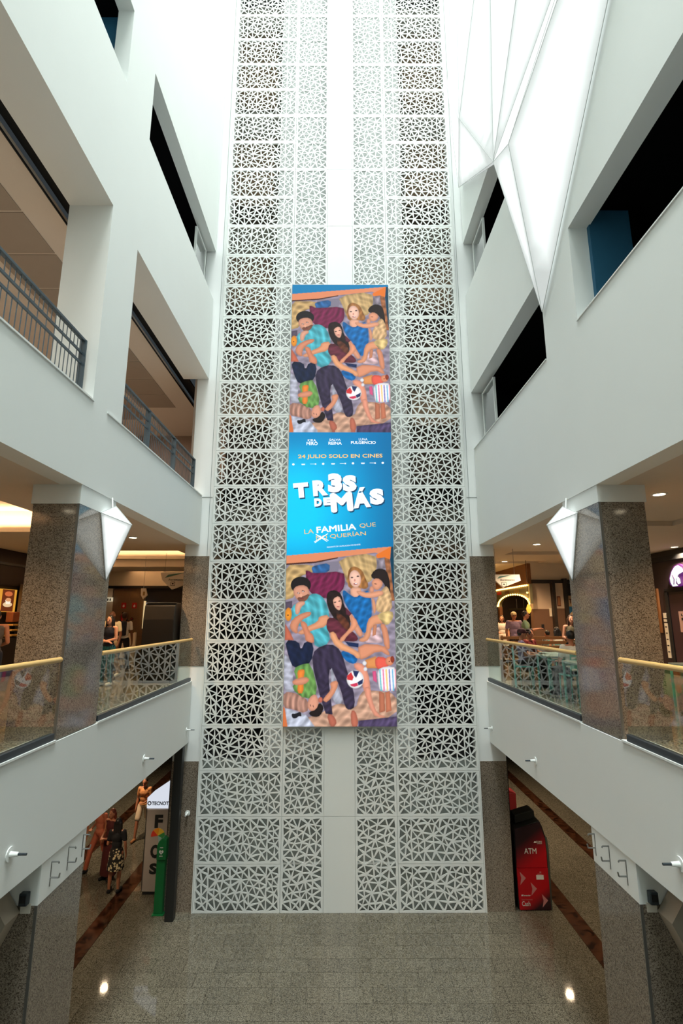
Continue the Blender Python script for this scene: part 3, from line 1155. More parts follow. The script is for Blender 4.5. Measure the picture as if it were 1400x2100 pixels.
led_text('KIRA', TW, -0.86, -0.64, 11.22, 11.285)
led_text('MIRÓ', TW, -0.89, -0.595, 11.118, 11.225, 0.022)
led_text('SALVA', TW, -0.28, 0.025, 11.238, 11.30)
led_text('REINA', TW, -0.303, 0.057, 11.132, 11.213, 0.022)
led_text('LUNA', TW, 0.515, 0.75, 11.25, 11.315)
led_text('FULGENCIO', TW, 0.305, 0.97, 11.15, 11.235, 0.022)
led_text('24 JULIO SOLO EN CINES', TG, -1.112, 1.148, 10.715, 10.85, 0.02, rot=0.012)
for i in range(10):
    x = -1.235 + i * 0.265
    z = 10.578 + i * 0.005
    b = MB()
    if i % 3 == 0:
        b.prism([(x + 0.035 * math.cos(k * math.pi / 4), z + 0.03 * math.sin(k * math.pi / 4)) for k in range(8)], 'Y', YL - 0.003, YL)
    elif i % 3 == 1:
        b.box(x - 0.05, x + 0.05, YL - 0.003, YL, z - 0.008, z + 0.012)
        b.box(x - 0.045, x + 0.04, YL - 0.003, YL, z - 0.024, z - 0.014)
    else:
        b.box(x - 0.085, x + 0.03, YL - 0.003, YL, z - 0.004, z + 0.006)
        b.box(x + 0.04, x + 0.08, YL - 0.003, YL, z - 0.018, z + 0.016)
    b.build('sponsor_mark', TW, led)
TITLE = [('T', -1.196, -0.80, 9.645, 10.05, -0.0, 0.10), ('R', -0.690, -0.30, 9.70, 10.13, 0, 0.09), ('3', -0.302, 0.072, 9.80, 10.325, 0, 0.03),
         ('S', 0.088, 0.457, 9.825, 10.275, 0, 0.04), ('D', -0.66, -0.46, 9.425, 9.64, 0, 0.07), ('E', -0.42, -0.235, 9.455, 9.665, 0, 0.07),
         ('M', -0.18, 0.325, 9.305, 9.745, 0, 0.09), ('Á', 0.37, 0.825, 9.375, 9.925, 0, 0.10), ('S', 0.803, 1.178, 9.47, 9.90, 0, 0.06)]
for ch, x0, x1, z0, z1, _, rr in TITLE:
    bo = {'M': 0.06, 'R': 0.06, 'Á': 0.06}.get(ch, 0.08)
    led_text(ch, TS, x0 + 0.025, x1 + 0.03, z0 - 0.035, z1 - 0.03, bo, rr, 0.003)
    led_text(ch, TW, x0, x1, z0, z1, bo, rr, 0.008)
led_text('LA', TG, -0.912, -0.67, 8.697, 8.815, 0.0, 0.09)
led_text('FAMILIA', TW, -0.588, 0.43, 8.728, 8.88, 0.026, 0.09)
led_text('QUE', TG, 0.525, 0.947, 8.845, 8.97, 0.0, 0.09)
led_text('NO', TG, -0.605, -0.318, 8.535, 8.65, 0.0, 0.09)
led_text('QUERÍAN', TG, -0.245, 0.69, 8.567, 8.715, 0.0, 0.09)
b = MB()
for (xa, za, xb, zb) in ((-0.66, 8.49, -0.30, 8.71), (-0.62, 8.69, -0.29, 8.53), (-0.64, 8.465, -0.33, 8.695), (-0.58, 8.66, -0.32, 8.50)):
    d = Vector((xb - xa, zb - za)).normalized()
    n_ = Vector((-d.y, d.x)) * 0.009
    b.prism([(xa - n_.x, za - n_.y), (xb - n_.x, zb - n_.y), (xb + n_.x, zb + n_.y), (xa + n_.x, za + n_.y)], 'Y', YL - 0.006, YL - 0.004)
b.build('scribble', TW, led)
led_text('PENDIENTE DE CALIFICACIÓN POR EDADES', TW, -0.326, 0.54, 8.335, 8.378, 0.0, 0.085)

# ------------------------------------------------------------------ faceted light sculptures
mlamp, nt, pb = nodes_of('lamp_fabric')
a_ = nt.nodes.new('ShaderNodeAttribute')
a_.attribute_name = 'glow'
mr = nt.nodes.new('ShaderNodeMapRange')
mr.inputs['From Min'].default_value = 0.0
mr.inputs['From Max'].default_value = 1.0
mr.inputs['To Min'].default_value = 0.40
mr.inputs['To Max'].default_value = 1.2
nt.links.new(a_.outputs['Fac'], mr.inputs['Value'])
nt.links.new(mr.outputs[0], pb.inputs['Emission Strength'])
pb.inputs['Emission Color'].default_value = (0.93, 1.0, 0.99, 1)
pb.inputs['Base Color'].default_value = (0.5, 0.5, 0.5, 1)
pb.inputs['Roughness'].default_value = 0.7
SEAM = mat('grey_seam', (204, 210, 209), 0.6)


def crystal(root, pts, back, width=0.25, cuts=10, seams=True):
    """stretched fabric over a faceted frame: convex skin over pts (+ back points on the wall); glow falls off towards the frame's edges"""
    bm = bmesh.new()
    for p in pts + back:
        bm.verts.new(p)
    r = bmesh.ops.convex_hull(bm, input=bm.verts)
    bmesh.ops.delete(bm, geom=list({g for g in r['geom_interior'] + r['geom_unused'] if isinstance(g, bmesh.types.BMVert)}), context='VERTS')
    bmesh.ops.dissolve_limit(bm, angle_limit=0.02, verts=bm.verts, edges=bm.edges)
    bmesh.ops.recalc_face_normals(bm, faces=bm.faces)
    E = [(e.verts[0].co.copy(), e.verts[1].co.copy()) for e in bm.edges]
    bmesh.ops.triangulate(bm, faces=bm.faces)
    for _ in range(5):
        long = [e for e in bm.edges if e.calc_length() > width * 1.2]
        if not long:
            break
        bmesh.ops.subdivide_edges(bm, edges=long, cuts=1, use_grid_fill=False)
        bmesh.ops.triangulate(bm, faces=bm.faces)
    me = bpy.data.meshes.new('lamp_shade')
    bm.to_mesh(me)
    bm.free()
    at = me.attributes.new('glow', 'FLOAT', 'POINT')
    co = np.empty(len(me.vertices) * 3)
    me.vertices.foreach_get('co', co)
    co = co.reshape(-1, 3)
    d = np.full(len(co), 1e9)
    for a, c in E:
        a, c = np.array(a), np.array(c)
        ab = c - a
        t = np.clip(((co - a) @ ab) / (ab @ ab + 1e-9), 0, 1)
        d = np.minimum(d, np.linalg.norm(co - a - t[:, None] * ab, axis=1))
    g = np.clip(d / width, 0, 1) ** 1.3
    at.data.foreach_set('value', g.astype(np.float32))
    me.materials.append(mlamp)
    put('lamp_shade', me, root)
    if seams:
        for a, c in E:
            if (a - c).length > 0.05:
                MB().tube(a, c, 0.006, 5).build('frame_edge', SEAM, root)


t = thing('wall_light_sculpture', 'huge faceted white fabric lamp hanging down the upper right wall', 'light', (0, 0, 0))
Npt = (3.30, 9.24, 16.19)
tip, Vp, Re, V0, Wp, Cp = (3.60, 8.17, 11.91), (3.0, 7.58, 14.85), (3.60, 4.56, 15.48), (3.378, 4.859, 16.056), (3.42, 5.005, 16.34), (3.0, 5.793, 17.86)
crystal(t, [tip, Vp, Re, V0, Npt, Wp], [(3.62, 9.2, 16.2), (3.62, 5.0, 16.4)], 0.42)
crystal(t, [Npt, Cp, Wp], [(3.62, 9.3, 16.3), (3.62, 5.8, 18.0), (3.62, 5.0, 16.5)], 0.30)
D0 = (2.95, 7.42, 20.95)
E0, L1, L2, L0 = (2.80, 9.88, 18.06), (3.1, 11.98, 21.58), (3.50, 12.82, 19.01), (2.9, 9.5, 25.0)
crystal(t, [Npt, E0, L1, L2, D0, L0], [(3.62, 9.3, 16.4), (3.62, 12.6, 19.2), (3.62, 12.3, 22.4), (3.62, 9.0, 25.5)], 0.35)
crystal(t, [Npt, D0, Cp], [(3.62, 9.3, 16.5), (3.62, 7.4, 21.3), (3.62, 5.8, 18.1)], 0.30)
for sx in (-1, 1):
    t = thing('column_lamp', 'small white faceted lamp at the top of the food-court column on the %s' % pl[sx], 'light', (0, 0, 0))
    P = lambda x, y, z: (sx * x, y, z)
    crystal(t, [P(3.50, 7.83, 8.29), P(3.655, 7.68, 8.16), P(3.15, 7.64, 7.96), P(3.655, 8.06, 7.15)], [P(3.655, 8.12, 8.2), P(3.655, 8.1, 7.3)], 0.085, seams=True)
    MB().tube(P(3.55, 7.83, 8.26), P(3.6, 7.9, 8.44), 0.011, 8).build('ceiling_bracket', WHITE2, t)

# ------------------------------------------------------------------ glass balustrades of the food-court level
def balustrade(label, sx, y0, y1, joints):
    t = thing('glass_balustrade', label, 'balustrade', (sx * XW, y0, 5.045))
    ys = [0] + [j - y0 for j in joints] + [y1 - y0]
    for a, c in zip(ys, ys[1:]):
        MB().box(sx * 0.03, sx * 0.045, a + 0.006, c - 0.006, 0.03, 0.985).build('glass_pane', GLASS, t)
    MB().box(sx * 0.0, sx * 0.08, 0, y1 - y0, 0, 0.085).build('base_channel', DARKMET, t, bevel=0.006)
    MB().tube((sx * 0.037, -0.0, 0.995), (sx * 0.037, y1 - y0, 0.995), 0.034, 16).build('handrail', GOLD, t, smooth=False)
    for y in (0.0, y1 - y0):
        MB().tube((sx * 0.037, y - 0.012, 0.995), (sx * 0.037, y + 0.012, 0.995), 0.036, 16).build('rail_cap', GOLD, t)
    return t


balustrade('glass balustrade left of the near left column, at the left edge', -1, 2.0, 7.0, [5.42])
balustrade('glass balustrade with golden rail between left column and lattice', -1, 8.2, 13.12, [10.0, 11.6])
balustrade('glass balustrade right of the near right column, at the right edge', 1, 2.0, 6.93, [4.6])
balustrade('glass balustrade with golden rail between right column and lattice', 1, 8.2, 13.12, [10.0, 11.6])

# ------------------------------------------------------------------ steel railings of the upper gallery
bal_low = MB().tube((0, 0, 0), (0, 0, 0.5), 0.0065, 6).mesh('baluster', RAILMET)
bal_up = MB().tube((0, 0, 0.67), (0, 0, 0.87), 0.0065, 6).mesh('short_baluster', RAILMET)
bal_mid = MB().tube((0, 0, 0.5), (0, 0, 0.67), 0.0065, 6).mesh('spacer_baluster', RAILMET)


def railing(label, y0, y1, posts):
    t = thing('steel_railing', label, 'railing', (-3.81, y0, 9.745))
    L = y1 - y0
    MB().box(-0.03, 0.03, 0, L, 0.86, 0.90).build('top_rail', RAILMET, t, bevel=0.005)
    MB().box(-0.012, 0.012, 0, L, 0.65, 0.685).build('middle_rail', RAILMET, t)
    MB().box(-0.012, 0.012, 0, L, 0.49, 0.525).build('lower_rail', RAILMET, t)
    for p in posts:
        MB().box(-0.05, 0.05, p - y0 - 0.012, p - y0 + 0.012, 0, 0.88).build('post', RAILMET, t)
    n = int(L / 0.095)
    for i in range(1, n):
        y = i * L / n
        if any(abs(y + y0 - p) < 0.03 for p in posts):
            continue
        put('baluster', bal_low, t, (0, y, 0))
        put('baluster', bal_up, t, (0, y, 0))
        if i % 2:
            put('baluster', bal_mid, t, (0, y, 0))


railing('dark steel gallery railing in the nearer left opening', 3.2, 6.98, [3.3, 5.1 - 0.9, 6.95])
railing('dark steel gallery railing in the farther left opening', 8.10, 12.84, [9.6, 11.2, 12.8])

# ------------------------------------------------------------------ ceiling downlights
LENS = emit('downlight_lens', (255, 236, 200), 14.0)


def downlight(label, x, y, z, power, color=WARMW, r=0.085):
    t = thing('ceiling_downlight', label, 'light', (x, y, z), 0, 'downlights')
    power *= 7.0 if z < 5 else (5.5 if x > 0 else 4.5)
    MB().lathe([(r + 0.03, 0.0), (r + 0.03, -0.012), (r, -0.012), (r, 0.0)], (0, 0, 0), 20).build('trim_ring', WHITE2, t)
    MB().prism([(r * math.cos(k * math.pi / 8), r * math.sin(k * math.pi / 8)) for k in range(16)], 'Z', -0.008, -0.002).build('lens', LENS, t)
    l = bpy.data.lights.new('downlight', 'SPOT')
    l.energy = power
    l.color = color
    l.spot_size = math.radians(130)
    l.spot_blend = 0.6
    l.shadow_soft_size = 0.08
    o = bpy.data.objects.new('downlight', l)
    COL.objects.link(o)
    o.location = (0, 0, -0.03)
    o.parent = t


# food court, left side
for i, (x, y, p) in enumerate(((-4.9, 12.0, 70), (-8.7, 12.6, 90), (-4.9, 17.6, 110), (-8.0, 18.4, 90), (-4.75, 8.4, 45), (-4.8, 5.2, 60))):
    downlight(['downlight over the left walkway near the lattice', 'downlight before the coffee bar', 'far downlight over the hanging lift sign', 'far downlight before the fire point',
               'downlight behind the left food-court column', 'downlight over the near left glass balustrade'][i], x, y, zc, p, WARM)
# food court, right side
for i, (x, y, p) in enumerate(((5.11, 13.12, 80), (9.0, 13.6, 80), (5.6, 17.3, 70), (4.9, 7.6, 45), (7.4, 15.8, 70), (5.0, 5.2, 60), (8.0, 20.0, 50))):
    downlight(['round downlight between lattice and right column lamp', 'round downlight before the bell sign', 'far downlight before the bulb arch', 'downlight behind the right food-court column',
               'downlight over the seated diners', 'downlight over the near right glass balustrade', 'far downlight deep in the right food court'][i], x, y, zc, p, WARMW if i in (0, 1) else WARM)
# ground floor passages
for i, (x, y, p) in enumerate(((-6.58, 16.7, 55), (6.34, 16.4, 60), (-6.3, 12.2, 40), (6.4, 12.0, 40), (-5.6, 20.5, 60), (5.6, 20.5, 90), (-6.4, 8.0, 30), (6.4, 8.0, 30))):
    downlight(['left passage downlight mirrored in the polished floor', 'right passage downlight mirrored in the polished floor', 'downlight in the left passage by the standing women', 'downlight in the right passage by the cash machine',
               'deep downlight at the end of the left passage', 'deep downlight at the end of the right passage', 'nearest downlight in the left passage', 'nearest downlight in the right passage'][i], x, y, 3.63, p, (1.0, 0.74, 0.48))
# gallery
for i, (x, y) in enumerate(((-6.0, 9.46), (-6.0, 13.46))):
    downlight(['gallery spotlight seen through the nearer left railing', 'gallery spotlight seen past the left white pier'][i], x, y, 13.09, 25, WARMW)

# ------------------------------------------------------------------ people
SKIN = {'light': mat('skin_light', (206, 150, 122), 0.55, noise=0.05), 'tan': mat('skin_tan', (172, 112, 82), 0.55, noise=0.05), 'brown': mat('skin_brown', (112, 70, 48), 0.55, noise=0.05)}
HAIR = {'black': mat('hair_black', (20, 16, 15), 0.5, noise=0.2, scale=30), 'brown': mat('hair_brown', (58, 36, 24), 0.5, noise=0.2, scale=30), 'red': mat('hair_auburn', (104, 44, 24), 0.5, noise=0.2, scale=30)}
EYE = mat('eye_dark', (24, 18, 16), 0.3)
LIP = mat('lip', (150, 72, 66), 0.5)


def cloth(name, col, kind=None, col2=None, scale=20):
    if name in MATS:
        return MATS[name]
    if not kind:
        return mat(name, col, 0.85, noise=0.08, scale=14)
    m, nt, b = nodes_of(name)
    tc = nt.nodes.new('ShaderNodeTexCoord')
    if kind == 'stripe':
        w = nt.nodes.new('ShaderNodeTexWave')
        w.inputs['Scale'].default_value = scale
        w.inputs['Distortion'].default_value = 1.0
        f = w.outputs['Fac']
        v = w
    else:
        v = nt.nodes.new('ShaderNodeTexVoronoi')
        v.inputs['Scale'].default_value = scale
        f = v.outputs['Distance']
    nt.links.new(tc.outputs['Object'], v.inputs['Vector'])
    r = nt.nodes.new('ShaderNodeValToRGB')
    r.color_ramp.interpolation = 'CONSTANT'
    r.color_ramp.elements[0].color = lin(col) + (1,)
    r.color_ramp.elements[1].position = 0.5 if kind == 'stripe' else 0.42
    r.color_ramp.elements[1].color = lin(col2) + (1,)
    nt.links.new(f, r.inputs['Fac'])
    nt.links.new(r.outputs['Color'], b.inputs['Base Color'])
    b.inputs['Roughness'].default_value = 0.85
    MATS[name] = m
    return m


def add_capsule(bm, a, b, ra, rb, seg=10):
    a, b = Vector(a), Vector(b)
    d = b - a
    L = d.length
    if L < 1e-6:
        return
    q = Vector((0, 0, 1)).rotation_difference(d).to_matrix().to_4x4()
    M = Matrix.Translation((a + b) / 2) @ q
    bmesh.ops.create_cone(bm, cap_ends=True, segments=seg, radius1=ra, radius2=rb, depth=L, matrix=M)
    bmesh.ops.create_icosphere(bm, subdivisions=2, radius=ra, matrix=Matrix.Translation(a))
    bmesh.ops.create_icosphere(bm, subdivisions=2, radius=rb, matrix=Matrix.Translation(b))


def add_ball(bm, c, rx, ry, rz, rot=None):
    M = Matrix.Translation(c)
    if rot:
        M = M @ rot
    bmesh.ops.create_icosphere(bm, subdivisions=2, radius=1.0, matrix=M @ Matrix.Diagonal((rx, ry, rz, 1)))


def fuse(name, bm, mt, parent, voxel=0.012, smooth=3):
    """one continuous surface out of overlapping volumes"""
    me = bpy.data.meshes.new(name)
    bm.to_mesh(me)
    bm.free()
    o = bpy.data.objects.new('tmp', me)
    COL.objects.link(o)
    r = o.modifiers.new('r', 'REMESH')
    r.mode = 'VOXEL'
    r.voxel_size = voxel
    s = o.modifiers.new('s', 'SMOOTH')
    s.iterations = smooth
    s.factor = 0.5
    dg = bpy.context.evaluated_depsgraph_get()
    out = bpy.data.meshes.new_from_object(o.evaluated_get(dg))
    out.name = name
    bpy.data.objects.remove(o)
    bpy.data.meshes.remove(me)
    out.materials.clear()
    out.materials.append(mt)
    out.polygons.foreach_set('use_smooth', [True] * len(out.polygons))
    return put(name, out, parent)


def hand(bm, w, d, up, side):
    """palm and five bent fingers; w wrist, d pointing direction, up back of the hand, side = thumb side"""
    d, up = Vector(d).normalized(), Vector(up).normalized()
    s = d.cross(up).normalized() * side
    w = Vector(w)
    for k in (-1.0, -0.35, 0.35, 1.0):
        add_capsule(bm, w + d * 0.01 + s * k * 0.014, w + d * 0.085 + s * k * 0.026, 0.018, 0.0135, 8)
    for k, L in ((-1.0, 0.055), (-0.35, 0.072), (0.35, 0.078), (1.0, 0.066)):
        a = w + d * 0.085 + s * k * 0.027
        m_ = a + d * L * 0.55 - up * 0.008 + s * k * 0.004
        e = m_ + d * L * 0.4 - up * 0.024 + s * k * 0.004
        add_capsule(bm, a, m_, 0.0105, 0.0095, 8)
        add_capsule(bm, m_, e, 0.0095, 0.008, 8)
    t0 = w + d * 0.025 + s * 0.022
    t1 = t0 + d * 0.04 + s * 0.032 - up * 0.006
    t2 = t1 + d * 0.032 + s * 0.008 - up * 0.01
    add_capsule(bm, t0, t1, 0.013, 0.011, 8)
    add_capsule(bm, t1, t2, 0.011, 0.009, 8)


def person(label, x, y, z, face, H=1.68, pose='stand', arms=('down', 'down'), skin='light', top=None, sleeve='short', bottom=None, leg='trousers', hair=('black', 'short'), shoes=None, fem=True, cap=None, group=None, head_turn=0.0, lean=0.0):
    """face: heading in degrees, 0 looks along +Y, 180 looks at the camera"""
    t = thing('person', label, 'person', (x, y, z), math.radians(face), group)
    k = H / 1.70
    V = lambda *p: Vector(p) * k
    dz = 0.0
    hips = {}
    sw = 0.165 if fem else 0.19
    hw_ = 0.10 if fem else 0.095
    for s in (-1, 1):
        if pose == 'stand':
            hips[s] = (V(s * hw_, 0, .90), V(s * (hw_ + .005), .02, .49), V(s * (hw_ + .01), -.01, .085), V(s * (hw_ + .03), .14, .03))
        elif pose == 'walk':
            f = s * 0.20
            hips[s] = (V(s * hw_, 0, .90), V(s * hw_, f * 0.7 + .05, .50), V(s * hw_, f * 1.5 - .02, .10 if s > 0 else .14), V(s * (hw_ + .01), f * 1.5 + .13, .035 if s > 0 else .06))
        else:
            dz = -0.43
            hips[s] = (V(s * hw_, 0, .50), V(s * (hw_ + .03), .42, .50), V(s * (hw_ + .03), .40, .085), V(s * (hw_ + .04), .55, .03))
    tl = lean
    T = lambda a, b, c: V(a, b + tl * (c - .95), c + dz)
    neck, headc = T(0, -.005, 1.45), T(0, .02 + tl * .02, 1.575)
    R = Matrix.Rotation(math.radians(head_turn), 4, 'Z')
    HD = lambda a, b, c: headc + (R @ Vector((a, b, c))) * k
    arm = {}
    for s, mode in zip((-1, 1), arms):
        sh = T(s * sw, -.01, 1.385)
        if mode == 'down':
            el, wr = T(s * (sw + .055), -.03, 1.10), T(s * (sw + .06), .05, .86)
            hd = (0, .15, -1)
        elif mode == 'bent':
            el, wr = T(s * (sw + .05), -.02, 1.11), T(s * .10, .22, 1.05)
            hd = (-s * .6, .6, .15)
        elif mode == 'cross':
            el, wr = T(s * (sw + .045), .03, 1.12), T(-s * .04, .17, 1.06)
            hd = (-s * 1, .1, -.1)
        elif mode == 'phone':
            el, wr = T(s * (sw + .03), .06, 1.13), T(s * .13, .33, 1.19)
            hd = (-s * .2, 1, .2)
        else:       # table
            el, wr = T(s * (sw + .05), .05, 1.12), T(s * .12, .30, 1.10)
            hd = (-s * .4, 1, -.05)
        arm[s] = (sh, el, wr, hd)
    # --- body: one continuous surface
    bm = bmesh.new()
    add_ball(bm, T(0, 0, .94), .145 * k, .10 * k, .12 * k)
    add_ball(bm, T(0, 0, 1.10), (.115 if fem else .135) * k, .085 * k, .15 * k)
    add_ball(bm, T(0, 0, 1.27), (.145 if fem else .165) * k, .10 * k, .16 * k)
    add_capsule(bm, T(-sw + .03, -.01, 1.385), T(sw - .03, -.01, 1.385), .052 * k, .052 * k)
    add_capsule(bm, T(0, -.015, 1.38), T(0, .0, 1.50), .052 * k, .046 * k)
    add_ball(bm, headc, .073 * k, .092 * k, .115 * k)
    add_ball(bm, HD(0, .03, -.06), .052 * k, .058 * k, .055 * k)
    add_capsule(bm, HD(0, .088, .012), HD(0, .105, -.022), .010 * k, .015 * k, 8)
    for s in (-1, 1):
        add_ball(bm, HD(s * .074, 0, -.008), .014 * k, .022 * k, .034 * k)
        sh, el, wr, hd = arm[s]
        add_capsule(bm, sh, el, .047 * k, .037 * k)
        add_capsule(bm, el, wr, .038 * k, .025 * k)
        hd_ = Vector(hd)
        upv = Vector((s * 1.0, 0, 0)) if abs(hd_.normalized().z) > .7 else Vector((0, 0, 1))
        hand(bm, wr, hd, upv, -s if abs(hd_.normalized().z) > .7 else -s)
        h, kn, an, to = hips[s]
        add_capsule(bm, h, kn, .078 * k, .052 * k)
        add_capsule(bm, kn, (kn + an) / 2 + Vector((0, -.012 * k, .02 * k)), .052 * k, .050 * k)
        add_capsule(bm, (kn + an) / 2 + Vector((0, -.012 * k, .02 * k)), an, .050 * k, .034 * k)
        add_capsule(bm, an + Vector((0, -.03 * k, -.045 * k)), to, .034 * k, .026 * k)
    fuse('body', bm, SKIN[skin], t, 0.011, 2)
    # --- face
    for s in (-1, 1):
        b_ = bmesh.new()
        add_ball(b_, HD(s * .031, .083, .012), .013 * k, .008 * k, .008 * k)
        me = bpy.data.meshes.new('eye')
        b_.to_mesh(me)
        b_.free()
        me.materials.append(EYE)
        put('eye', me, t)
    b_ = bmesh.new()
    add_ball(b_, HD(0, .088, -.062), .024 * k, .007 * k, .007 * k)
    me = bpy.data.meshes.new('mouth')
    b_.to_mesh(me)
    b_.free()
    me.materials.append(LIP)
    put('mouth', me, t)
    # --- hair
    hc, style = hair
    if style != 'bald':
        bm = bmesh.new()
        add_ball(bm, HD(0, -.022, .030), .083 * k, .092 * k, .105 * k)
        if style in ('long', 'verylong'):
            e = -.24 if style == 'long' else -.36
            for a in (-.055, 0, .055):
                add_capsule(bm, HD(a, -.05, .0), HD(a * 1.25, -.085 - tl * .1, e), .050 * k, .032 * k)
            for s in (-1, 1):
                add_capsule(bm, HD(s * .068, .01, .02), HD(s * .085, .0, -.17), .026 * k, .02 * k)
        elif style == 'bob':
            for a in (-.06, 0, .06):
                add_capsule(bm, HD(a, -.04, .0), HD(a * 1.2, -.06, -.11), .05 * k, .04 * k)
        elif style == 'curly':
            for i in range(14):
                a = i * 2.4
                add_ball(bm, HD(.075 * math.cos(a), -.03 + .08 * math.sin(a), .05 + .05 * math.sin(i * 1.7)), .034 * k, .034 * k, .034 * k)
        fuse('hair', bm, HAIR[hc], t, 0.012, 2)
    if cap:
        bm = bmesh.new()
        add_ball(bm, HD(0, -.01, .055), .092 * k, .104 * k, .085 * k)
        add_ball(bm, HD(0, .12, .045), .065 * k, .075 * k, .012 * k)
        fuse('cap', bm, cap, t, 0.012, 2)
    # --- clothes
    if top:
        bm = bmesh.new()
        add_ball(bm, T(0, 0, .96), .162 * k, .118 * k, .10 * k)
        add_ball(bm, T(0, 0, 1.10), (.135 if fem else .155) * k, .105 * k, .16 * k)
        add_ball(bm, T(0, 0, 1.27), (.162 if fem else .182) * k, .122 * k, .155 * k)
        cs = sw - (.02 if sleeve != 'none' else .055)
        add_capsule(bm, T(-cs, -.01, 1.366), T(cs, -.01, 1.366), .064 * k, .064 * k)
        if sleeve != 'none':
            for s in (-1, 1):
                sh, el, wr, hd = arm[s]
                e = sh.lerp(el, .62) if sleeve == 'short' else el
                add_capsule(bm, sh, e, .058 * k, .055 * k)
                if sleeve == 'long':
                    add_capsule(bm, el, el.lerp(wr, .9), .054 * k, .040 * k)
        fuse('top', bm, top, t, 0.013, 2)
    if bottom:
        bm = bmesh.new()
        if leg in ('skirt', 'longskirt'):
            zt = 1.02
            zb = .52 if leg == 'skirt' else .12
            seg = 20
            prof = [(.135, zt), (.168, .93), (.185, .80), (.215 if leg == 'skirt' else .23, zb)]
            rings = []
            for r_, z_ in prof:
                rings.append([bm.verts.new(V(r_ * math.cos(a) * (1 + .04 * math.sin(5 * a)), r_ * .78 * math.sin(a) * (1 + .04 * math.sin(7 * a)), z_)) for a in [2 * math.pi * i / seg for i in range(seg)]])
            for r0, r1 in zip(rings, rings[1:]):
                for i in range(seg):
                    j = (i + 1) % seg
                    bm.faces.new([r0[i], r0[j], r1[j], r1[i]])
            bm.faces.new(rings[0])
            bm.faces.new(rings[-1][::-1])
            bmesh.ops.recalc_face_normals(bm, faces=bm.faces)
            fuse('skirt', bm, bottom, t, 0.013, 1)
        else:
            add_ball(bm, V(0, 0, .94 + dz), .162 * k, .115 * k, .11 * k)
            for s in (-1, 1):
                h, kn, an, to = hips[s]
                if leg == 'shorts':
                    add_capsule(bm, h, h.lerp(kn, .8), .094 * k, .088 * k)
                else:
                    add_capsule(bm, h, kn, .094 * k, .074 * k)
                    add_capsule(bm, kn, an + Vector((0, 0, .02)), .072 * k, .058 * k)
            fuse('shorts' if leg == 'shorts' else 'trousers', bm, bottom, t, 0.013, 2)
    if shoes:
        for s in (-1, 1):
            h, kn, an, to = hips[s]
            bm = bmesh.new()
            add_capsule(bm, an + Vector((0, -.035 * k, -.04 * k)), to + Vector((0, .01, .012 * k)), .046 * k, .040 * k)
            fuse('shoe', bm, shoes, t, 0.012, 1)
    return t


BLK = cloth('black_cloth', (16, 16, 20))
NAVY = cloth('navy_cloth', (20, 24, 40))
FZ = 5.03
# ground floor, left passage
w1 = person('woman seen from behind in a black top and floral skirt, by the brown floor band', -5.52, 14.10, 0, 2, 1.66, 'stand', ('bent', 'down'), 'tan', BLK, 'short', cloth('floral_skirt', (206, 190, 150), 'spot', (24, 22, 22), 16), 'skirt', ('black', 'verylong'), BLK)
w2 = person('auburn-haired woman with bare shoulders facing the woman in the floral skirt', -5.95, 14.75, 0, 160, 1.66, 'stand', ('bent', 'bent'), 'tan', cloth('dark_red_cloth', (72, 20, 20)), 'none', cloth('dark_red_cloth', (72, 20, 20)), 'longskirt', ('red', 'bob'), BLK)
w3 = person('person in a salmon dress walking behind the two talking women', -6.45, 15.25, 0, 150, 1.66, 'walk', ('down', 'bent'), 'tan', cloth('salmon_cloth', (196, 112, 84)), 'short', cloth('salmon_pants', (176, 92, 66)), 'trousers', ('brown', 'long'), BLK)
w5 = person('person in dark trousers at the edge of the left passage', -7.0, 15.1, 0, 200, 1.72, 'walk', ('down', 'down'), 'tan', cloth('rust_cloth', (120, 60, 40)), 'short', BLK, 'trousers', ('brown', 'short'), BLK, fem=False)
w4 = person('person in an orange top and pale shorts walking past the white kiosk', -6.02, 17.25, 0, 175, 1.70, 'walk', ('bent', 'down'), 'tan', cloth('orange_cloth', (206, 140, 86)), 'short', cloth('pale_shorts', (210, 188, 160)), 'shorts', ('black', 'short'), cloth('tan_shoe', (160, 104, 60)))
# food court, left
person('woman in a navy sleeveless top and teal striped trousers behind the left glass', -5.45, 12.45, FZ, 172, 1.60, 'stand', ('cross', 'cross'), 'light', NAVY, 'none', cloth('teal_stripe', (40, 128, 134), 'stripe', (20, 48, 60), 9), 'trousers', ('black', 'long'), cloth('white_shoe', (220, 220, 216)))
person('man in a cream T-shirt behind the woman in navy', -5.95, 13.7, FZ, 170, 1.72, 'walk', ('down', 'down'), 'brown', cloth('cream_cloth', (226, 214, 176)), 'short', cloth('beige_trousers', (186, 160, 124)), 'trousers', ('brown', 'bald'), cloth('white_shoe', (220, 220, 216)), fem=False)
bp = person('person walking away with a dark backpack by the brown wall', -6.42, 15.6, FZ, 5, 1.70, 'walk', ('down', 'down'), 'brown', cloth('white_tee', (226, 226, 222)), 'short', BLK, 'trousers', ('brown', 'short'), BLK, fem=False)
bag = thing('backpack', 'dark blue backpack worn by the person by the brown wall', 'backpack', (-6.42, 15.6 - 0.19, FZ + 1.02))
MB().box(-.15, .15, -.09, .07, 0, .42).build('pack_body', NAVY, bag, bevel=.04)
MB().box(-.11, .11, -.13, -.09, .04, .22).build('front_pocket', NAVY, bag, bevel=.02)
for s in (-1, 1):
    MB().path([(s * .09, .07, .38), (s * .10, .13, .46), (s * .11, .2, .44)], .015, 6).build('strap', BLK, bag)
person('person with bare arms at the left edge before the coffee bar', -6.28, 9.55, FZ, 20, 1.70, 'stand', ('bent', 'bent'), 'tan', cloth('grey_vest', (96, 88, 84)), 'none', NAVY, 'trousers', ('black', 'short'), BLK, fem=False)
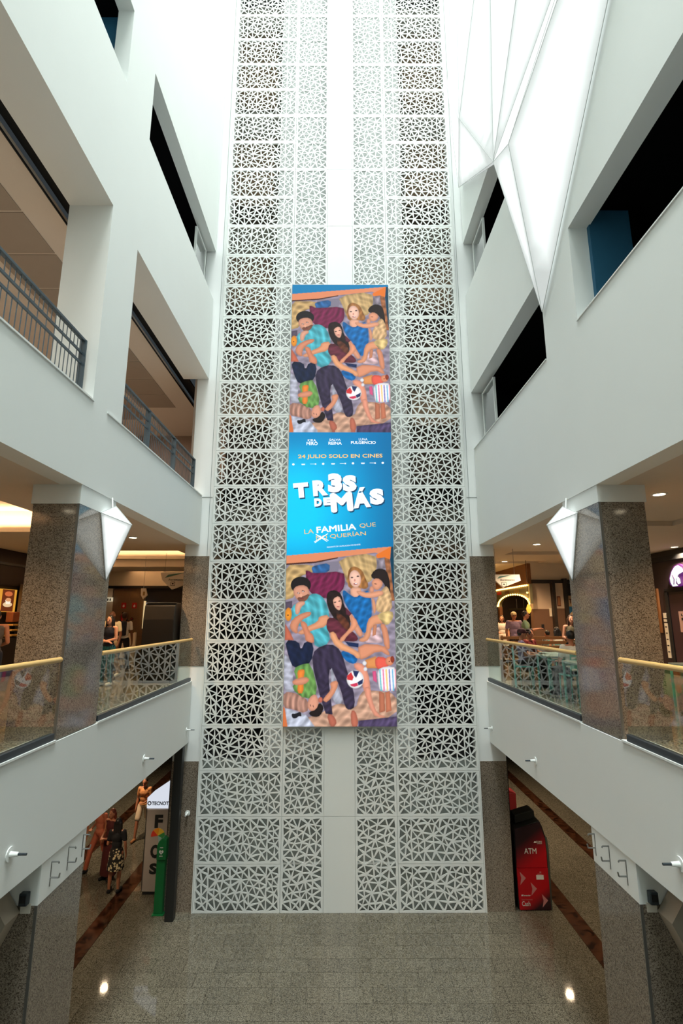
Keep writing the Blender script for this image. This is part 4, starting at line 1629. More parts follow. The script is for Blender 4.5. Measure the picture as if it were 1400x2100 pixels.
# food court, right
person('woman in a white top standing left of the bulb arch', 5.72, 18.4, FZ, 165, 1.62, 'stand', ('down', 'bent'), 'light', cloth('white_tee', (226, 226, 222)), 'short', cloth('white_skirt', (214, 208, 200)), 'skirt', ('brown', 'long'), BLK)
person('waiter in a lavender shirt and cap under the bulb arch', 5.55, 16.6, FZ, 176, 1.72, 'stand', ('bent', 'down'), 'tan', cloth('lavender_shirt', (150, 130, 160)), 'short', BLK, 'trousers', ('black', 'short'), BLK, fem=False, cap=cloth('pale_cap', (220, 200, 160)))
mp = person('man in a green polo shirt looking at his telephone', 5.52, 15.5, FZ, 250, 1.74, 'stand', ('phone', 'phone'), 'tan', cloth('green_polo', (120, 142, 112)), 'short', cloth('blue_trousers', (52, 56, 76)), 'trousers', ('black', 'short'), BLK, fem=False)
person('seated diner in a dark red cap and lavender shirt by the right glass', 4.26, 12.3, FZ, 255, 1.74, 'sit', ('table', 'table'), 'tan', cloth('lavender_shirt', (150, 130, 160)), 'short', BLK, 'trousers', ('black', 'short'), BLK, fem=False, cap=cloth('maroon_cap', (70, 34, 38)))
person('seated diner with curly black hair and a red shirt beside the capped diner', 4.82, 13.35, FZ, 215, 1.70, 'sit', ('table', 'table'), 'tan', cloth('red_shirt', (110, 26, 24)), 'short', BLK, 'trousers', ('black', 'curly'), BLK, fem=False)
person('diner in a white T-shirt seen from behind at the near teal table', 4.62, 10.5, FZ, 10, 1.74, 'sit', ('table', 'table'), 'tan', cloth('white_tee', (226, 226, 222)), 'short', BLK, 'trousers', ('black', 'short'), BLK, fem=False)
person('child in a patterned shirt seated behind the slatted bench', 6.5, 16.4, FZ, 20, 1.55, 'sit', ('table', 'table'), 'tan', cloth('patterned_shirt', (70, 66, 66), 'spot', (150, 146, 140), 30), 'short', NAVY, 'trousers', ('black', 'short'), BLK)
person('woman in a cream tank top seen from behind at the slatted bench', 6.18, 14.9, FZ, 5, 1.72, 'sit', ('table', 'table'), 'light', cloth('cream_tank', (216, 202, 180)), 'none', NAVY, 'trousers', ('black', 'bob'), BLK)
person('long-haired woman in an olive top next to the right granite column', 5.90, 13.3, FZ, 172, 1.62, 'stand', ('bent', 'bent'), 'light', cloth('olive_cloth', (92, 84, 62)), 'none', NAVY, 'trousers', ('brown', 'verylong'), BLK)
ph = thing('telephone', 'dark telephone held by the man in the green polo', 'telephone', (5.52 + 0.45, 15.5 - 0.16, FZ + 1.27))
MB().box(-.04, .04, -.012, .012, -.07, .08).build('case', BLACK, ph, bevel=.006)
MB().box(-.035, .035, .0125, .014, -.06, .07).build('display', emit('phone_display', (150, 180, 220), 0.8), ph)

# ------------------------------------------------------------------ ground floor: kiosk, defibrillator stand, cash machine
t = thing('advert_kiosk', 'white pitched-top kiosk with black lettering behind the dark post', 'kiosk', (-4.22, 13.98, 0))
KW = mat('kiosk_grey', (168, 158, 150), 0.5)
MB().box(-.58, -.02, 0, .55, .06, 1.9).build('cabinet', KW, t, bevel=.02)
MB().box(-.56, -.04, .02, .5, 0, .06).build('plinth', BLACK, t)
MB().box(-.585, -.575, -.012, .0, .05, 1.9).build('side_trim', DARKMET, t)
SIGNL = emit('kiosk_sign', (222, 228, 240), 0.85)
MB().box(-.58, -.02, -.01, .55, 1.92, 2.16).build('lit_sign', SIGNL, t)
MB().prism([(-.58, 2.16), (-.02, 2.16), (-.02, 2.52)], 'Y', -.01, .55).build('pitched_top', SIGNL, t)
BLKL = mat('black_lettering', (12, 12, 14), 0.6)
lettering('TECNOT', BLKL, t, (-.46, -.012, 1.99), UX, UZ, .42, .085, 0.03, .004)
lr = MB().lathe([(0.028, 0), (0.05, 0), (0.05, 0.006), (0.028, 0.006), (0.028, 0)], (0, 0, 0), 16).build('logo_ring', BLKL, t)
lr.location = (-.52, -.011, 2.035)
lr.rotation_euler = (math.pi / 2, 0, 0)
lettering('F', BLKL, t, (-.36, -.002, 1.47), UX, UZ, .20, .30, 0.05, .004)
lettering('O', BLKL, t, (-.42, -.002, .80), UX, UZ, .24, .30, 0.05, .004)
lettering('S', BLKL, t, (-.42, -.002, .45), UX, UZ, .2, .24, 0.05, .004)
wheel = ((216, 60, 40), (232, 150, 40), (236, 200, 70), (60, 150, 80), (150, 190, 190))
for i, c in enumerate(wheel):
    a0, a1 = math.pi * (1.05 - .3 * i), math.pi * (1.05 - .3 * (i + 1))
    pts = [(-.26, 1.30)] + [(-.26 + .17 * math.cos(a0 + (a1 - a0) * q / 4), 1.30 + .17 * math.sin(a0 + (a1 - a0) * q / 4)) for q in range(5)]
    MB().prism(pts, 'Y', -.006, -.001).build('colour_wedge', mat('wedge_%d' % i, c, 0.5), t)

t = thing('defibrillator_stand', 'slim green defibrillator stand leaning beside the dark post', 'defibrillator', (-4.10, 13.12, 0))
GREEN = mat('defib_green', (10, 110, 56), 0.45)
MB().box(-.10, .10, .0, .14, .02, 1.12).build('stand', GREEN, t, bevel=.012)
MB().prism([(-.10, 1.12), (.12, 1.12), (.12, 1.55), (.02, 1.58), (-.07, 1.50), (-.10, 1.42)], 'Y', -.03, .17).build('case', GREEN, t, bevel=.015)
MB().box(-.13, .14, -.04, .18, 0, .02).build('foot', GREEN, t)
PW = mat('print_plain_white', (224, 226, 222), 0.6)
lettering('AED', PW, t, (-.035, -.031, 1.375), UX, UZ, .08, .022, 0.02, .003)
lettering('DEA', PW, t, (-.035, -.031, 1.20), UX, UZ, .08, .022, 0.02, .003)
heart = [(0.0, -.05), (.05, .0), (.048, .03), (.025, .042), (0.0, .025), (-.025, .042), (-.048, .03), (-.05, .0)]
MB().prism([(u + .005, v + 1.29) for u, v in heart], 'Y', -.034, -.03).build('heart_mark', PW, t)
MB().prism([(.008, 1.325), (-.012, 1.288), (.004, 1.288), (-.002, 1.256), (.022, 1.298), (.008, 1.298)], 'Y', -.037, -.034).build('bolt_mark', GREEN, t)

# cash machine
matm, nt, pb = nodes_of('cash_red')
tc = nt.nodes.new('ShaderNodeTexCoord')
gr = nt.nodes.new('ShaderNodeSeparateXYZ')
nt.links.new(tc.outputs['Object'], gr.inputs['Vector'])
ma_ = nt.nodes.new('ShaderNodeMath')
ma_.operation = 'MULTIPLY_ADD'
ma_.inputs[1].default_value = -0.7
nt.links.new(gr.outputs['X'], ma_.inputs[0])
nt.links.new(gr.outputs['Z'], ma_.inputs[2])
rp = nt.nodes.new('ShaderNodeValToRGB')
els = rp.color_ramp.elements
els[0].position = 0.0
els[0].color = lin((40, 10, 24)) + (1,)
els[1].position = 1.0
els[1].color = lin((34, 20, 28)) + (1,)
for p_, c_ in ((0.13, (44, 18, 28)), (0.25, (186, 10, 26)), (0.55, (180, 10, 26)), (0.72, (96, 20, 30)), (0.82, (38, 20, 26))):
    e_ = els.new(p_)
    e_.color = lin(c_) + (1,)
mr_ = nt.nodes.new('ShaderNodeMapRange')
mr_.inputs['From Min'].default_value = -0.55
mr_.inputs['From Max'].default_value = 1.70
nt.links.new(ma_.outputs[0], mr_.inputs['Value'])
nt.links.new(mr_.outputs[0], rp.inputs['Fac'])
nt.links.new(rp.outputs['Color'], pb.inputs['Base Color'])
pb.inputs['Roughness'].default_value = 0.35
t = thing('cash_machine', 'red and black cash machine reading ATM right of the lattice', 'cash machine', (4.1, 13.27, 0))
GB = mat('cash_black', (20, 24, 22), 0.45)
MB().prism([(.02, .02), (.78, .02), (.78, .90), (.775, 1.2), (.765, 1.50), (.70, 1.72), (.64, 1.86), (.12, 1.70), (.02, 1.68)], 'Y', .05, .62).build('housing', GB, t, bevel=.02)
MB().prism([(.04, .02), (.755, .02), (.74, .868), (.02, .868)], 'Y', 0.0, .05).build('lower_front', matm, t)
MB().prism([(.03, .878), (.735, .878), (.74, 1.2), (.725, 1.49), (.62, 1.83), (.10, 1.70), (.03, 1.69)], 'Y', .01, .05).build('upper_front', matm, t)
MB().prism([(.755, .02), (.79, .02), (.80, .9), (.80, 1.3), (.775, 1.52), (.735, 1.49), (.75, 1.2)], 'Y', .015, .10).build('side_bezel', mat('bezel_grey', (64, 74, 66), 0.5), t)
MB().prism([(.12, 1.72), (.60, 1.85), (.60, 2.0), (.55, 2.02), (.12, 1.90)], 'Y', .25, .6).build('top_hood', GB, t, bevel=.01)
lettering('ATM', PW, t, (.22, .008, 1.17), UX, UZ, .285, .115, 0.0, .004)
lettering('EURO', PW, t, (.52, .008, 1.40), UX, UZ, .13, .04, 0.0, .003)
lettering('AUTOMATIC', PW, t, (.53, .008, 1.375), UX, UZ, .12, .015, 0.0, .003)
MB().prism([(.455, 1.40), (.51, 1.40), (.505, 1.43), (.48, 1.435)], 'Y', .004, .01).build('logo_mark', PW, t)
lettering('Cash', PW, t, (.09, -.002, .10), UX, UZ, .19, .095, 0.0, .003)
lettering('Euro Automatic', mat('print_pink', (190, 110, 110), 0.6), t, (.09, -.002, .215), UX, UZ, .25, .03, 0.0, .003)
lettering('Santander', PW, t, (.13, -.002, .30), UX, UZ, .17, .03, 0.015, .003)
MB().prism([(.085, .30), (.12, .30), (.12, .325), (.10, .335)], 'Y', -.003, 0).build('logo_mark', PW, t)
CHEV = mat('chevron_rose', (196, 130, 130), 0.5)
for (x_, z_) in ((.08, .80), (.32, .58), (.56, .34)):
    MB().prism([(x_, z_), (x_ + .135, z_ - .13), (x_, z_ - .27), (x_ + .03, z_ - .13)], 'Y', -.004, 0).build('chevron', CHEV, t)
MB().box(.46, .63, -.004, 0, .64, .73).build('notice', PW, t)
MB().box(.49, .59, -.003, 0, .745, .757).build('notice_line', CHEV, t)
MB().box(.54, .58, -.003, 0, .775, .80).build('contactless_mark', CHEV, t)

t = thing('red_cabinet', 'dark red cabinet standing deep in the right passage', 'cabinet', (5.72, 18.7, 0))
REDC = mat('dark_red_panel', (112, 14, 22), 0.5)
MB().box(-.35, .21, 0, .5, .1, 0.78).build('cabinet_body', REDC, t, bevel=.01)
MB().prism([(-.35, .78), (.21, .78), (-.05, .88), (-.35, .88)], 'Y', 0, .5).build('cabinet_top', REDC, t)
MB().box(-.33, .20, .02, .48, 0, .1).build('base', mat('beige_boxing', (176, 166, 150)), t)

# ------------------------------------------------------------------ food court, left: shops and signs
t = thing('coffee_bar', 'coffee bar front with a lit orange menu picture at the left edge', 'shop front', (-9.28, 0, 0))
MB().box(0, .05, 8, 15.0, 7.45, 8.02).build('fascia', SHOPD, t)
MB().box(0, .09, 8, 15.2, 8.0, 8.07).build('fascia_rail', DARKMET, t)
MENU = emit('menu_yellow', (238, 168, 60), 0.75)
MB().box(0, .04, 12.9, 14.83, 6.73, 7.35).build('menu_board', MENU, t)
MB().box(.04, .046, 14.2, 14.72, 6.74, 7.34).build('picture', emit('menu_brown', (120, 52, 24), 0.6), t)
cupm = emit('cup_cream', (240, 206, 160), 0.8)
MB().prism([(14.46 + .20 * math.cos(a), 6.93 + .07 * math.sin(a)) for a in [i * math.pi / 8 for i in range(16)]], 'X', .047, .052).build('saucer', cupm, t)
MB().prism([(14.34, 7.05), (14.58, 7.05), (14.54, 6.94), (14.38, 6.94)], 'X', .053, .058).build('cup', emit('cup_white', (250, 236, 214), 0.9), t)
MB().prism([(14.46 + .12 * math.cos(a), 7.06 + .05 * math.sin(a)) for a in [i * math.pi / 8 for i in range(16)]], 'X', .058, .062).build('coffee', emit('coffee_tan', (226, 160, 110), 0.8), t)
MB().prism([(14.46 + .17 * math.cos(a), 7.22 + .07 * math.sin(a)) for a in [i * math.pi / 6 for i in range(12)]], 'X', .047, .052).build('pastries', emit('pastry', (224, 120, 70), 0.7), t)
for i in range(6):
    MB().box(.04, .045, 13.5, 14.08 - .1 * (i % 3), 7.25 - .08 * i, 7.27 - .08 * i).build('menu_line', emit('menu_dark', (150, 84, 20), 0.5), t)
t = thing('counter_shelf', 'stacked golden trays on the coffee bar counter', 'counter', (-9.0, 14.2, FZ))
MB().box(-.28, .1, -1.5, .62, 0, 1.0).build('counter_body', SHOPD, t)
GT = mat('gold_tray', (206, 160, 80), 0.4, 0.3)
for i in range(3):
    MB().box(-.2, .05, .15, .6, 1.04 + .14 * i, 1.09 + .14 * i).build('tray', GT, t, bevel=.01)
MB().box(-.2, 0, .2, .58, 1.42, 1.70).build('machine', mat('copper_brown', (150, 84, 50), 0.4, .3), t, bevel=.02)
tag(MB().box(-9.2, -8.98, 14.86, 15.35, FZ, 7.53).build('pillar_casing', mat('bronze_casing', (126, 110, 92), 0.4, 0.3), None, bevel=.01), 'bronze-coloured pillar casing right of the coffee bar menu', 'pillar')

# end wall group
t = thing('fire_point_wall', 'brown stone end wall with the fire point, beyond the walkway', 'wall panel', (0, 20.5, 0))
zs = [FZ, 5.9, 6.8, 7.7]
xs = [-8.95, -8.3, -7.7]
for a, c in zip(zs, zs[1:]):
    for p, q in zip(xs, xs[1:]):
        MB().box(p + .004, q - .004, 0, .08, a + .004, c - .004).build('stone_slab', BROWNW, t)
REDS = mat('fire_red', (176, 26, 22), 0.5)
for i, x_ in enumerate((-8.5, -8.08)):
    s = thing('fire_sign', ['left red fire sign with a white flame above the extinguisher', 'right red fire sign with a white flame on the brown wall'][i], 'sign', (x_, 20.48, 7.03), 0, 'fire signs')
    MB().box(-.09, .09, -.01, .01, -.11, .11).build('plate', REDS, s)
    MB().prism([(-.04, -.05), (.0, -.07), (.04, -.04), (.03, .02), (.01, .06), (-.01, .0), (-.03, .02)], 'Y', -.014, -.01).build('flame_mark', PW, s)
s = thing('fire_extinguisher', 'red fire extinguisher hanging on the brown end wall', 'extinguisher', (-8.47, 20.4, 6.28))
MB().lathe([(0, 0), (.07, 0), (.075, .04), (.075, .34), (.045, .41), (.02, .43), (0, .43)], (0, 0, 0), 14).build('cylinder', REDS, s, smooth=True)
MB().box(-.03, .05, -.02, .02, .43, .50).build('valve', BLACK, s)
MB().path([(.03, 0, .47), (.09, -.01, .40), (.085, -.02, .12)], .012, 6).build('hose', BLACK, s)
s = thing('alarm_bell', 'small dark round alarm on the brown end wall', 'alarm', (-8.12, 20.47, 6.52))
MB().tube((0, 0, 0), (0, -.05, 0), .05, 14).build('dome', BLACK, s)
MB().tube((0, -.05, 0), (0, -.06, 0), .025, 12).build('button', REDS, s)
t = thing('black_shop', 'black shop front with a lit screen and a white light strip, beyond the walkway', 'shop front', (0, 20.45, 0))
MB().box(-7.68, -4.16, .1, .16, FZ, 7.75).build('back_panel', BLACK, t)
MB().box(-9.2, -4.16, -.05, .0, 7.70, 7.80).build('fascia_rail', BLACK, t)
MB().box(-7.70, -7.64, -.02, .06, 6.15, 7.21).build('light_strip', emit('strip_cream', (236, 206, 150), 0.8), t)
MB().box(-7.60, -7.33, .0, .06, 6.72, 7.14).build('screen', emit('menu_screen', (120, 180, 240), 0.9), t)
for i in range(4):
    MB().box(-7.56 + .05 * (i % 2), -7.42, -.004, .0, 7.05 - .09 * i, 7.07 - .09 * i).build('screen_line', emit('screen_dark', (40, 70, 110), 0.5), t)
for i in range(4):
    MB().box(-7.58, -7.35, 0, .08, 6.52 - .22 * i, 6.55 - .22 * i).build('shelf', mat('copper_brown', (150, 84, 50)), t)
lettering('CAFE', mat('dim_gold_print', (150, 116, 70), 0.5), t, (-5.5, .098, 7.25), UX, UZ, .7, .14, 0.02, .006)
b = MB()
b.box(-9.3, -4.15, 20.5, 20.62, 7.8, 8.44)
b.box(-9.3, -8.95, 20.5, 20.6, FZ, 7.8)
struct(b.build('wall_left.006', CEIL))
t = thing('kitchen_sign', 'small white backlit price board at the dark stall behind the left column', 'sign', (-9.05, 20.3, 7.25))
MB().box(-.16, .16, 0, .06, -.07, .09).build('board', emit('board_white', (230, 214, 180), 0.6), t)
for i in range(3):
    MB().box(-.13 + .09 * i, -.08 + .09 * i, -.004, 0, -.04, .05).build('price_line', BLKL, t)
MB().path([(-.16, .03, .09), (-.16, .03, .52), (.16, .03, .52), (.16, .03, .09)], .015, 6).build('hanger', BLACK, t)
t = thing('white_partition', 'low white partition on the left walkway before the brown wall', 'partition', (-6.88, 17.0, FZ))
MB().box(-.3, .27, 0, .04, .05, 1.05).build('panel', mat('partition_white', (216, 204, 186), 0.6), t)
MB().box(.23, .30, -.02, .06, 0, 1.07).build('post', mat('partition_white', (216, 204, 186)), t)
MB().box(-.32, -.26, -.02, .06, 0, 1.07).build('post', mat('partition_white', (216, 204, 186)), t)
MB().box(-.3, .27, -.01, .05, .24, .28).build('crossbar', mat('bronze_casing', (126, 110, 92)), t)

t = thing('black_booth', 'large black booth with a bowed front left of the granite pilaster', 'booth', (-4.44, 12.9, FZ))
MB().prism([(0.0, 0), (.5, 0), (.5, 1.86), (.42, 1.9), (.12, 1.9), (.03, 1.84), (-.03, 1.5), (-.05, .9)], 'X', -.40, .37).build('shell', mat('booth_black', (26, 24, 22), 0.3), t, bevel=.02)
MB().box(-.41, .38, -.03, .52, 0, .05).build('base', BLACK, t)
MB().box(-.39, .36, .05, .45, 1.9, 1.915).build('top_edge', STEEL, t)


def hanging_sign(label, x, y, z, s, txt, words):
    t = thing('hanging_sign', label, 'sign', (x, y, z), 0, 'faceted hanging signs')
    SW = mat('sign_white', (214, 204, 188), 0.6)
    pts = [(-.30 * s, .20 * s), (.55 * s, .20 * s), (.58 * s, .0), (-.0 * s, -.22 * s), (-.25 * s, .02)]
    MB().prism(pts, 'Y', 0, .10).build('sign_body', SW, t, bevel=.004)
    MB().prism([(-.10 * s, .14 * s), (.32 * s, .19 * s), (-.18 * s, .06 * s)], 'Y', -.006, 0).build('teal_facet', mat('sign_teal', (70, 110, 98), 0.6), t)
    if txt:
        lettering(txt, BLKL, t, (-.09 * s, -.001, -.005 * s), UX, UZ, words, .055, 0.0, .004)
        MB().box(-.04, .09, -.004, 0, -.155, -.04).build('lift_icon', BLKL, t)
        MB().box(-.028, .078, -.006, -.001, -.143, -.052).build('icon_field', SW, t)
        MB().box(.0, .05, -.008, -.002, -.115, -.08).build('icon_figure', BLKL, t)
    for a in (-.2, .4):
        MB().tube((a * s, .05, .2 * s), (a * s, .05, zc - z), .006, 6).build('wire', STEEL, t)
    return t


hanging_sign('white faceted sign reading Ascensores, before the left granite pilaster', -4.88, 15.0, 7.635, 1.19, 'Ascensores', .48)
hanging_sign('white faceted sign reading Ascensores, beside the right granite pilaster', 4.45, 14.0, 7.56, 0.85, 'Ascensores', .40)
t = thing('hanging_sign', 'small white kite-shaped sign hanging over the dark shop on the left', 'sign', (-6.05, 16.0, 7.3), 0, 'faceted hanging signs')
MB().prism([(-.10, .16), (.04, .16), (.10, -.05), (-.02, -.17), (-.09, -.05)], 'Y', 0, .06).build('sign_body', mat('sign_white', (214, 204, 188)), t)
MB().box(-.03, .03, -.005, 0, -.06, .06).build('pictogram', mat('dim_gold_print', (150, 116, 70)), t)
MB().tube((-.03, .03, .16), (-.03, .03, 1.14), .006, 6).build('wire', STEEL, t)

# ------------------------------------------------------------------ food court, right
t = thing('bell_shop', 'dark purple shop front with a lit white and purple bell sign at the right edge', 'shop front', (9.26, 0, 0))
PUR = mat('dark_purple_wall', (40, 28, 34), 0.5)
MB().box(-.02, .03, 9.5, 15.1, FZ, 8.2).build('front_panel', PUR, t)
MB().box(-.10, .0, 9.5, 15.12, 8.14, 8.27).build('fascia_rail', BLACK, t)
MB().box(-.05, -.02, 14.5, 14.62, FZ, 7.3).build('door_frame', BLACK, t)
MB().box(-.05, -.02, 10.5, 14.62, 7.27, 7.36).build('door_head', BLACK, t)
MB().box(-.035, -.02, 12.0, 14.46, FZ + .05, 7.2).build('door_leaf', mat('aubergine', (58, 38, 48), 0.4), t)
bell = [(14.24, 7.46), (14.26, 7.62), (14.16, 7.80), (13.98, 7.96), (13.78, 8.0), (13.60, 7.93), (13.44, 7.74), (13.36, 7.52), (13.60, 7.44), (13.9, 7.40), (14.12, 7.40)]
MB().prism(bell, 'X', -.10, -.03).build('bell_backing', emit('bell_purple', (104, 30, 120), 0.7), t)
bw = [(14.17, 7.52), (14.18, 7.64), (14.06, 7.82), (13.92, 7.93), (13.80, 7.96), (13.66, 7.88), (13.60, 7.78), (13.82, 7.72), (13.95, 7.60), (13.98, 7.48), (13.90, 7.42), (14.10, 7.41)]
MB().prism(bw, 'X', -.125, -.10).build('bell_white', emit('bell_white', (226, 240, 236), 0.95), t)
MB().prism([(13.80, 7.60), (13.86, 7.66), (13.9, 7.56), (13.86, 7.46), (13.78, 7.48)], 'X', -.13, -.10).build('bell_clapper', emit('bell_white', (226, 240, 236)), t)
MB().path([(-.128, 14.05, 7.72), (-.128, 13.99, 7.60), (-.128, 14.03, 7.46)], .012, 5).build('bell_line', emit('bell_purple', (104, 30, 120)), t)
PAP = mat('pink_notice_paper', (196, 160, 150), 0.8)
MB().box(-.06, -.045, 13.6, 14.10, 6.19, 6.74).build('door_notice', PAP, t)
lettering('LEE', BLKL, t, (-.061, 14.0, 6.62), (0, -1, 0), UZ, .3, .06, .02, .003)
MB().box(-.064, -.06, 13.75, 14.0, 6.50, 6.57).build('notice_bar', BLKL, t)
MB().box(-.05, -.02, 14.66, 14.80, 5.47, 6.42).build('paper_strip', mat('paper', (216, 212, 200)), t)
for i in range(5):
    MB().box(-.054, -.05, 14.69, 14.77, 6.3 - .17 * i, 6.33 - .17 * i).build('strip_print', BLKL, t)
for z0, z1 in ((6.56, 6.70), (6.46, 6.53)):
    MB().box(-.05, -.02, 14.68, 14.80, z0, z1).build('small_paper', mat('paper', (216, 212, 200)), t)
MB().box(-.08, -.02, 14.92, 15.05, 6.15, 7.4).build('side_post', WOODB, t)

# shop wall behind the diners
b = MB()
b.box(6.72, 7.36, 18.0, 18.3, 6.86, 7.74, 0)
b.box(6.72, 7.36, 18.0, 18.3, FZ, 6.86, 1)
b.box(7.46, 7.76, 17.9, 18.3, 6.88, 7.74, 0)
b.box(7.46, 7.76, 17.9, 18.3, FZ, 6.88, 1)
b.box(7.36, 7.46, 17.8, 18.3, FZ, 7.8, 2)
b.box(7.76, 7.88, 17.8, 18.3, FZ, 7.9, 2)
b.box(6.7, 9.3, 17.85, 18.3, 7.74, 7.86, 2)
b.box(6.6, 9.3, 18.0, 18.3, 7.86, 8.44, 3)
b.box(7.88, 9.3, 18.2, 18.3, FZ, 7.74, 2)
struct(b.build('wall_right.005', [mat('cream_wall', (196, 180, 164), 0.7), mat('brown_dado', (104, 78, 62), 0.6), SHOPD, CEIL]))
t = thing('shop_poster', 'tall poster with a blue field and an ice cream, beside the right granite column', 'poster', (7.9, 18.1, 6.1))
MB().box(0, .42, .0, .04, 0, 1.22).build('board', mat('poster_cream', (206, 182, 150), 0.6), t)
MB().box(0, .42, -.004, 0, .55, .85).build('blue_field', mat('poster_blue', (34, 110, 170), 0.6), t)
MB().prism([(.08, .3), (.30, .3), (.34, .48), (.26, .6), (.2, .68), (.12, .6), (.05, .48)], 'Y', -.01, -.004).build('ice_cream', mat('ice_cream', (232, 206, 170), 0.6), t)
lettering('Ta', mat('poster_brown', (90, 50, 40), 0.6), t, (.12, -.002, .95), UX, UZ, .2, .16, .02, .004)
t = thing('wall_picture', 'small dark framed picture on the cream wall by the right column', 'picture', (7.58, 17.88, 7.12))
MB().box(-.06, .06, 0, .02, -.17, .17).build('frame', mat('picture_brown', (90, 46, 36), 0.5), t)
MB().box(-.04, .04, -.004, 0, -.14, .14).build('print', mat('picture_tan', (160, 110, 80), 0.6), t)
t = thing('light_switch', 'pale wall box on the brown dado', 'switch', (7.32, 17.98, 6.75))
MB().box(-.05, .03, 0, .02, -.14, .14).build('plate', mat('paper', (216, 212, 200)), t)
MB().box(-.03, .01, -.008, 0, -.04, .04).build('rocker', mat('sign_white', (214, 204, 188)), t)

# bulb arch: front at x = 6.6, seen along its length
t = thing('bulb_arch', 'restaurant front with an arch outlined in glowing bulbs', 'shop front', (6.6, 0, 0))
AF = mat('arch_tiles', (110, 108, 84), 0.5, noise=0.15, scale=7)
arch = []
for i in range(21):
    a = math.pi * i / 20
    arch.append((19.65 - 1.75 * math.cos(a), 7.04 + .38 * math.sin(a)))
b = MB()
top = 7.72
for (ya, za), (yb, zb) in zip(arch, arch[1:]):
    b.prism([(ya, za), (yb, zb), (yb, top), (ya, top)], 'X', 0, .10)
b.box(0, .1, 21.4, 22.5, 7.0, top)
b.build('arch_wall', AF, t)
MB().box(-.02, .10, 17.95, 22.5, top, 8.44).build('upper_fascia', WOODB, t)
MB().box(0, .12, 21.4, 21.6, FZ, 7.0).build('pier', WOODB, t)
MB().box(2.2, 2.3, 17.95, 23.5, FZ, 7.8).build('rear_wall', mat('warm_kitchen_wall', (150, 104, 62), 0.7), t)
MB().box(1.2, 1.6, 18.5, 21.2, FZ, 6.05).build('bar_counter', WOODB, t)
for i in range(4):
    MB().box(.5, .52, 18.4 + .8 * i, 18.43 + .8 * i, 6.7, 7.3).build('hanging_rack_post', BLACK, t)
MB().box(.3, .7, 18.3, 21.2, 6.86, 6.92).build('hanging_rack', BLACK, t)
BULB = emit('warm_bulb', (255, 190, 92), 9.0)
bm = bmesh.new()
bmesh.ops.create_icosphere(bm, subdivisions=1, radius=0.036)
bulb_me = bpy.data.meshes.new('bulb')
bm.to_mesh(bulb_me)
bm.free()
bulb_me.materials.append(BULB)
pos = [(-.05, 17.98 + .19 * i, 7.68) for i in range(23)]
for i in range(22):
    a = math.pi * i / 21
    pos.append((-.05, 19.65 - 1.75 * math.cos(a), 7.04 + .38 * math.sin(a)))
pos += [(-.05, 21.55 + .2 * i, 7.03) for i in range(5)]
pos += [(-.05, 18.0, 7.2), (-.05, 18.0, 7.42)]
for p in pos:
    put('bulb', bulb_me, t, p)
for i, (yy, c) in enumerate(((21.3, (190, 50, 36)), (20.3, (84, 56, 34)), (19.2, (140, 120, 70)))):
    MB().box(-.02, 0, yy - .25, yy + .25, 7.48, 7.60).build('name_tile', mat('name_tile_%d' % i, c, 0.5), t)
area_light('bulb_glow', (6.45, 19.7, 7.4), 0.1, 3.0, 40, (1, 0.62, 0.25), rot=(0, math.radians(70), 0))
l_ = area_light('kitchen_lamp', (7.8, 19.8, 7.7), 0.6, 2.0, 40, WARM)
t = thing('lantern', 'glowing yellow faceted lantern hanging right of the bulb arch', 'lantern', (6.2, 17.0, 6.83))
MB().lathe([(0.0, -.14), (.07, -.06), (.09, .02), (.04, .16), (0, .17)], (0, 0, 0), 6).build('shade', emit('lantern_glow', (250, 180, 60), 1.4), t)
MB().tube((0, 0, .17), (0, 0, zc - 6.83), .008, 6).build('cord', BLACK, t)

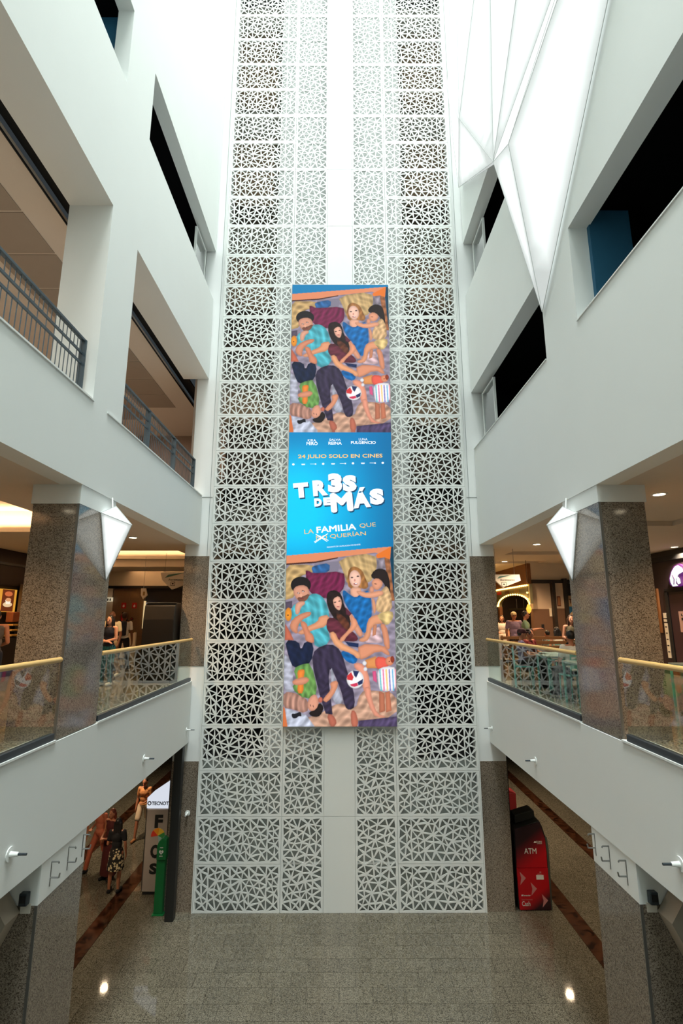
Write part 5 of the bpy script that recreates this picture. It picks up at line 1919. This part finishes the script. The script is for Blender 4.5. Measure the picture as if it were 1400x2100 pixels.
# teal bar tables and chairs behind the glass
def teal_table(label, x, y):
    t = thing('teal_table', label, 'table', (x, y, FZ), 0, 'teal tables')
    MB().box(-.33, .33, -.33, .33, .72, .75).build('table_top', mat('table_top_grey', (150, 170, 164), 0.5), t, bevel=.005)
    for sx in (-1, 1):
        for sy in (-1, 1):
            MB().box(sx * .30 - .016, sx * .30 + .016, sy * .30 - .016, sy * .30 + .016, 0, .72).build('leg', TEAL, t)
    MB().box(-.3, .3, -.31, -.29, .66, .70).build('apron', TEAL, t)
    MB().box(-.3, .3, .29, .31, .66, .70).build('apron', TEAL, t)


def teal_chair(label, x, y, rz):
    t = thing('teal_chair', label, 'chair', (x, y, FZ), rz, 'teal chairs')
    for sx in (-1, 1):
        MB().path([(sx * .19, -.19, 0), (sx * .18, -.19, .45), (sx * .18, -.22, .86)], .013, 8).build('rear_leg', TEAL, t)
        MB().tube((sx * .19, .19, 0), (sx * .18, .18, .44), .013, 8).build('front_leg', TEAL, t)
    MB().box(-.20, .20, -.20, .20, .43, .46).build('seat', TEAL, t, bevel=.008)
    for i in range(3):
        MB().box(-.18, .18, -.225, -.21, .58 + .11 * i, .64 + .11 * i).build('back_slat', TEAL, t)


teal_table('nearest teal table behind the right glass, beside the granite column', 4.55, 9.75)
teal_table('second teal table behind the right glass', 4.70, 11.45)
teal_table('third teal table, before the capped diner', 5.02, 12.15)
teal_chair('teal chair under the diner in the white T-shirt', 4.62, 10.5, 0.17)
teal_chair('teal chair under the diner in the dark red cap', 4.26, 12.3, math.radians(255))
teal_chair('teal chair under the curly-haired diner', 4.82, 13.35, math.radians(215))
teal_chair('empty teal chair at the near teal table', 4.5, 8.95, math.radians(5))
teal_chair('teal chair under the child in the patterned shirt', 6.5, 16.4, math.radians(20))
teal_chair('teal chair under the woman in the cream tank top', 6.18, 14.9, math.radians(5))
teal_table('teal table between bell shop and right glass balustrade', 6.3, 9.3)

t = thing('slatted_bench', 'brown slatted wooden bench back across the right food court', 'bench', (5.2, 13.85, FZ))
for i in range(5):
    MB().box(-.95, .85, 0, .03, .50 + .12 * i, .58 + .12 * i).build('slat', WOODB, t, bevel=.004)
for x_ in (-.9, -.05, .8):
    MB().box(x_ - .025, x_ + .025, .03, .07, 0, 1.08).build('post', WOODB, t)
MB().box(-.95, .85, .07, .48, .42, .46).build('seat', WOODB, t)
for x_ in (-.85, .75):
    MB().box(x_ - .025, x_ + .025, .42, .47, 0, .42).build('front_leg', WOODB, t)
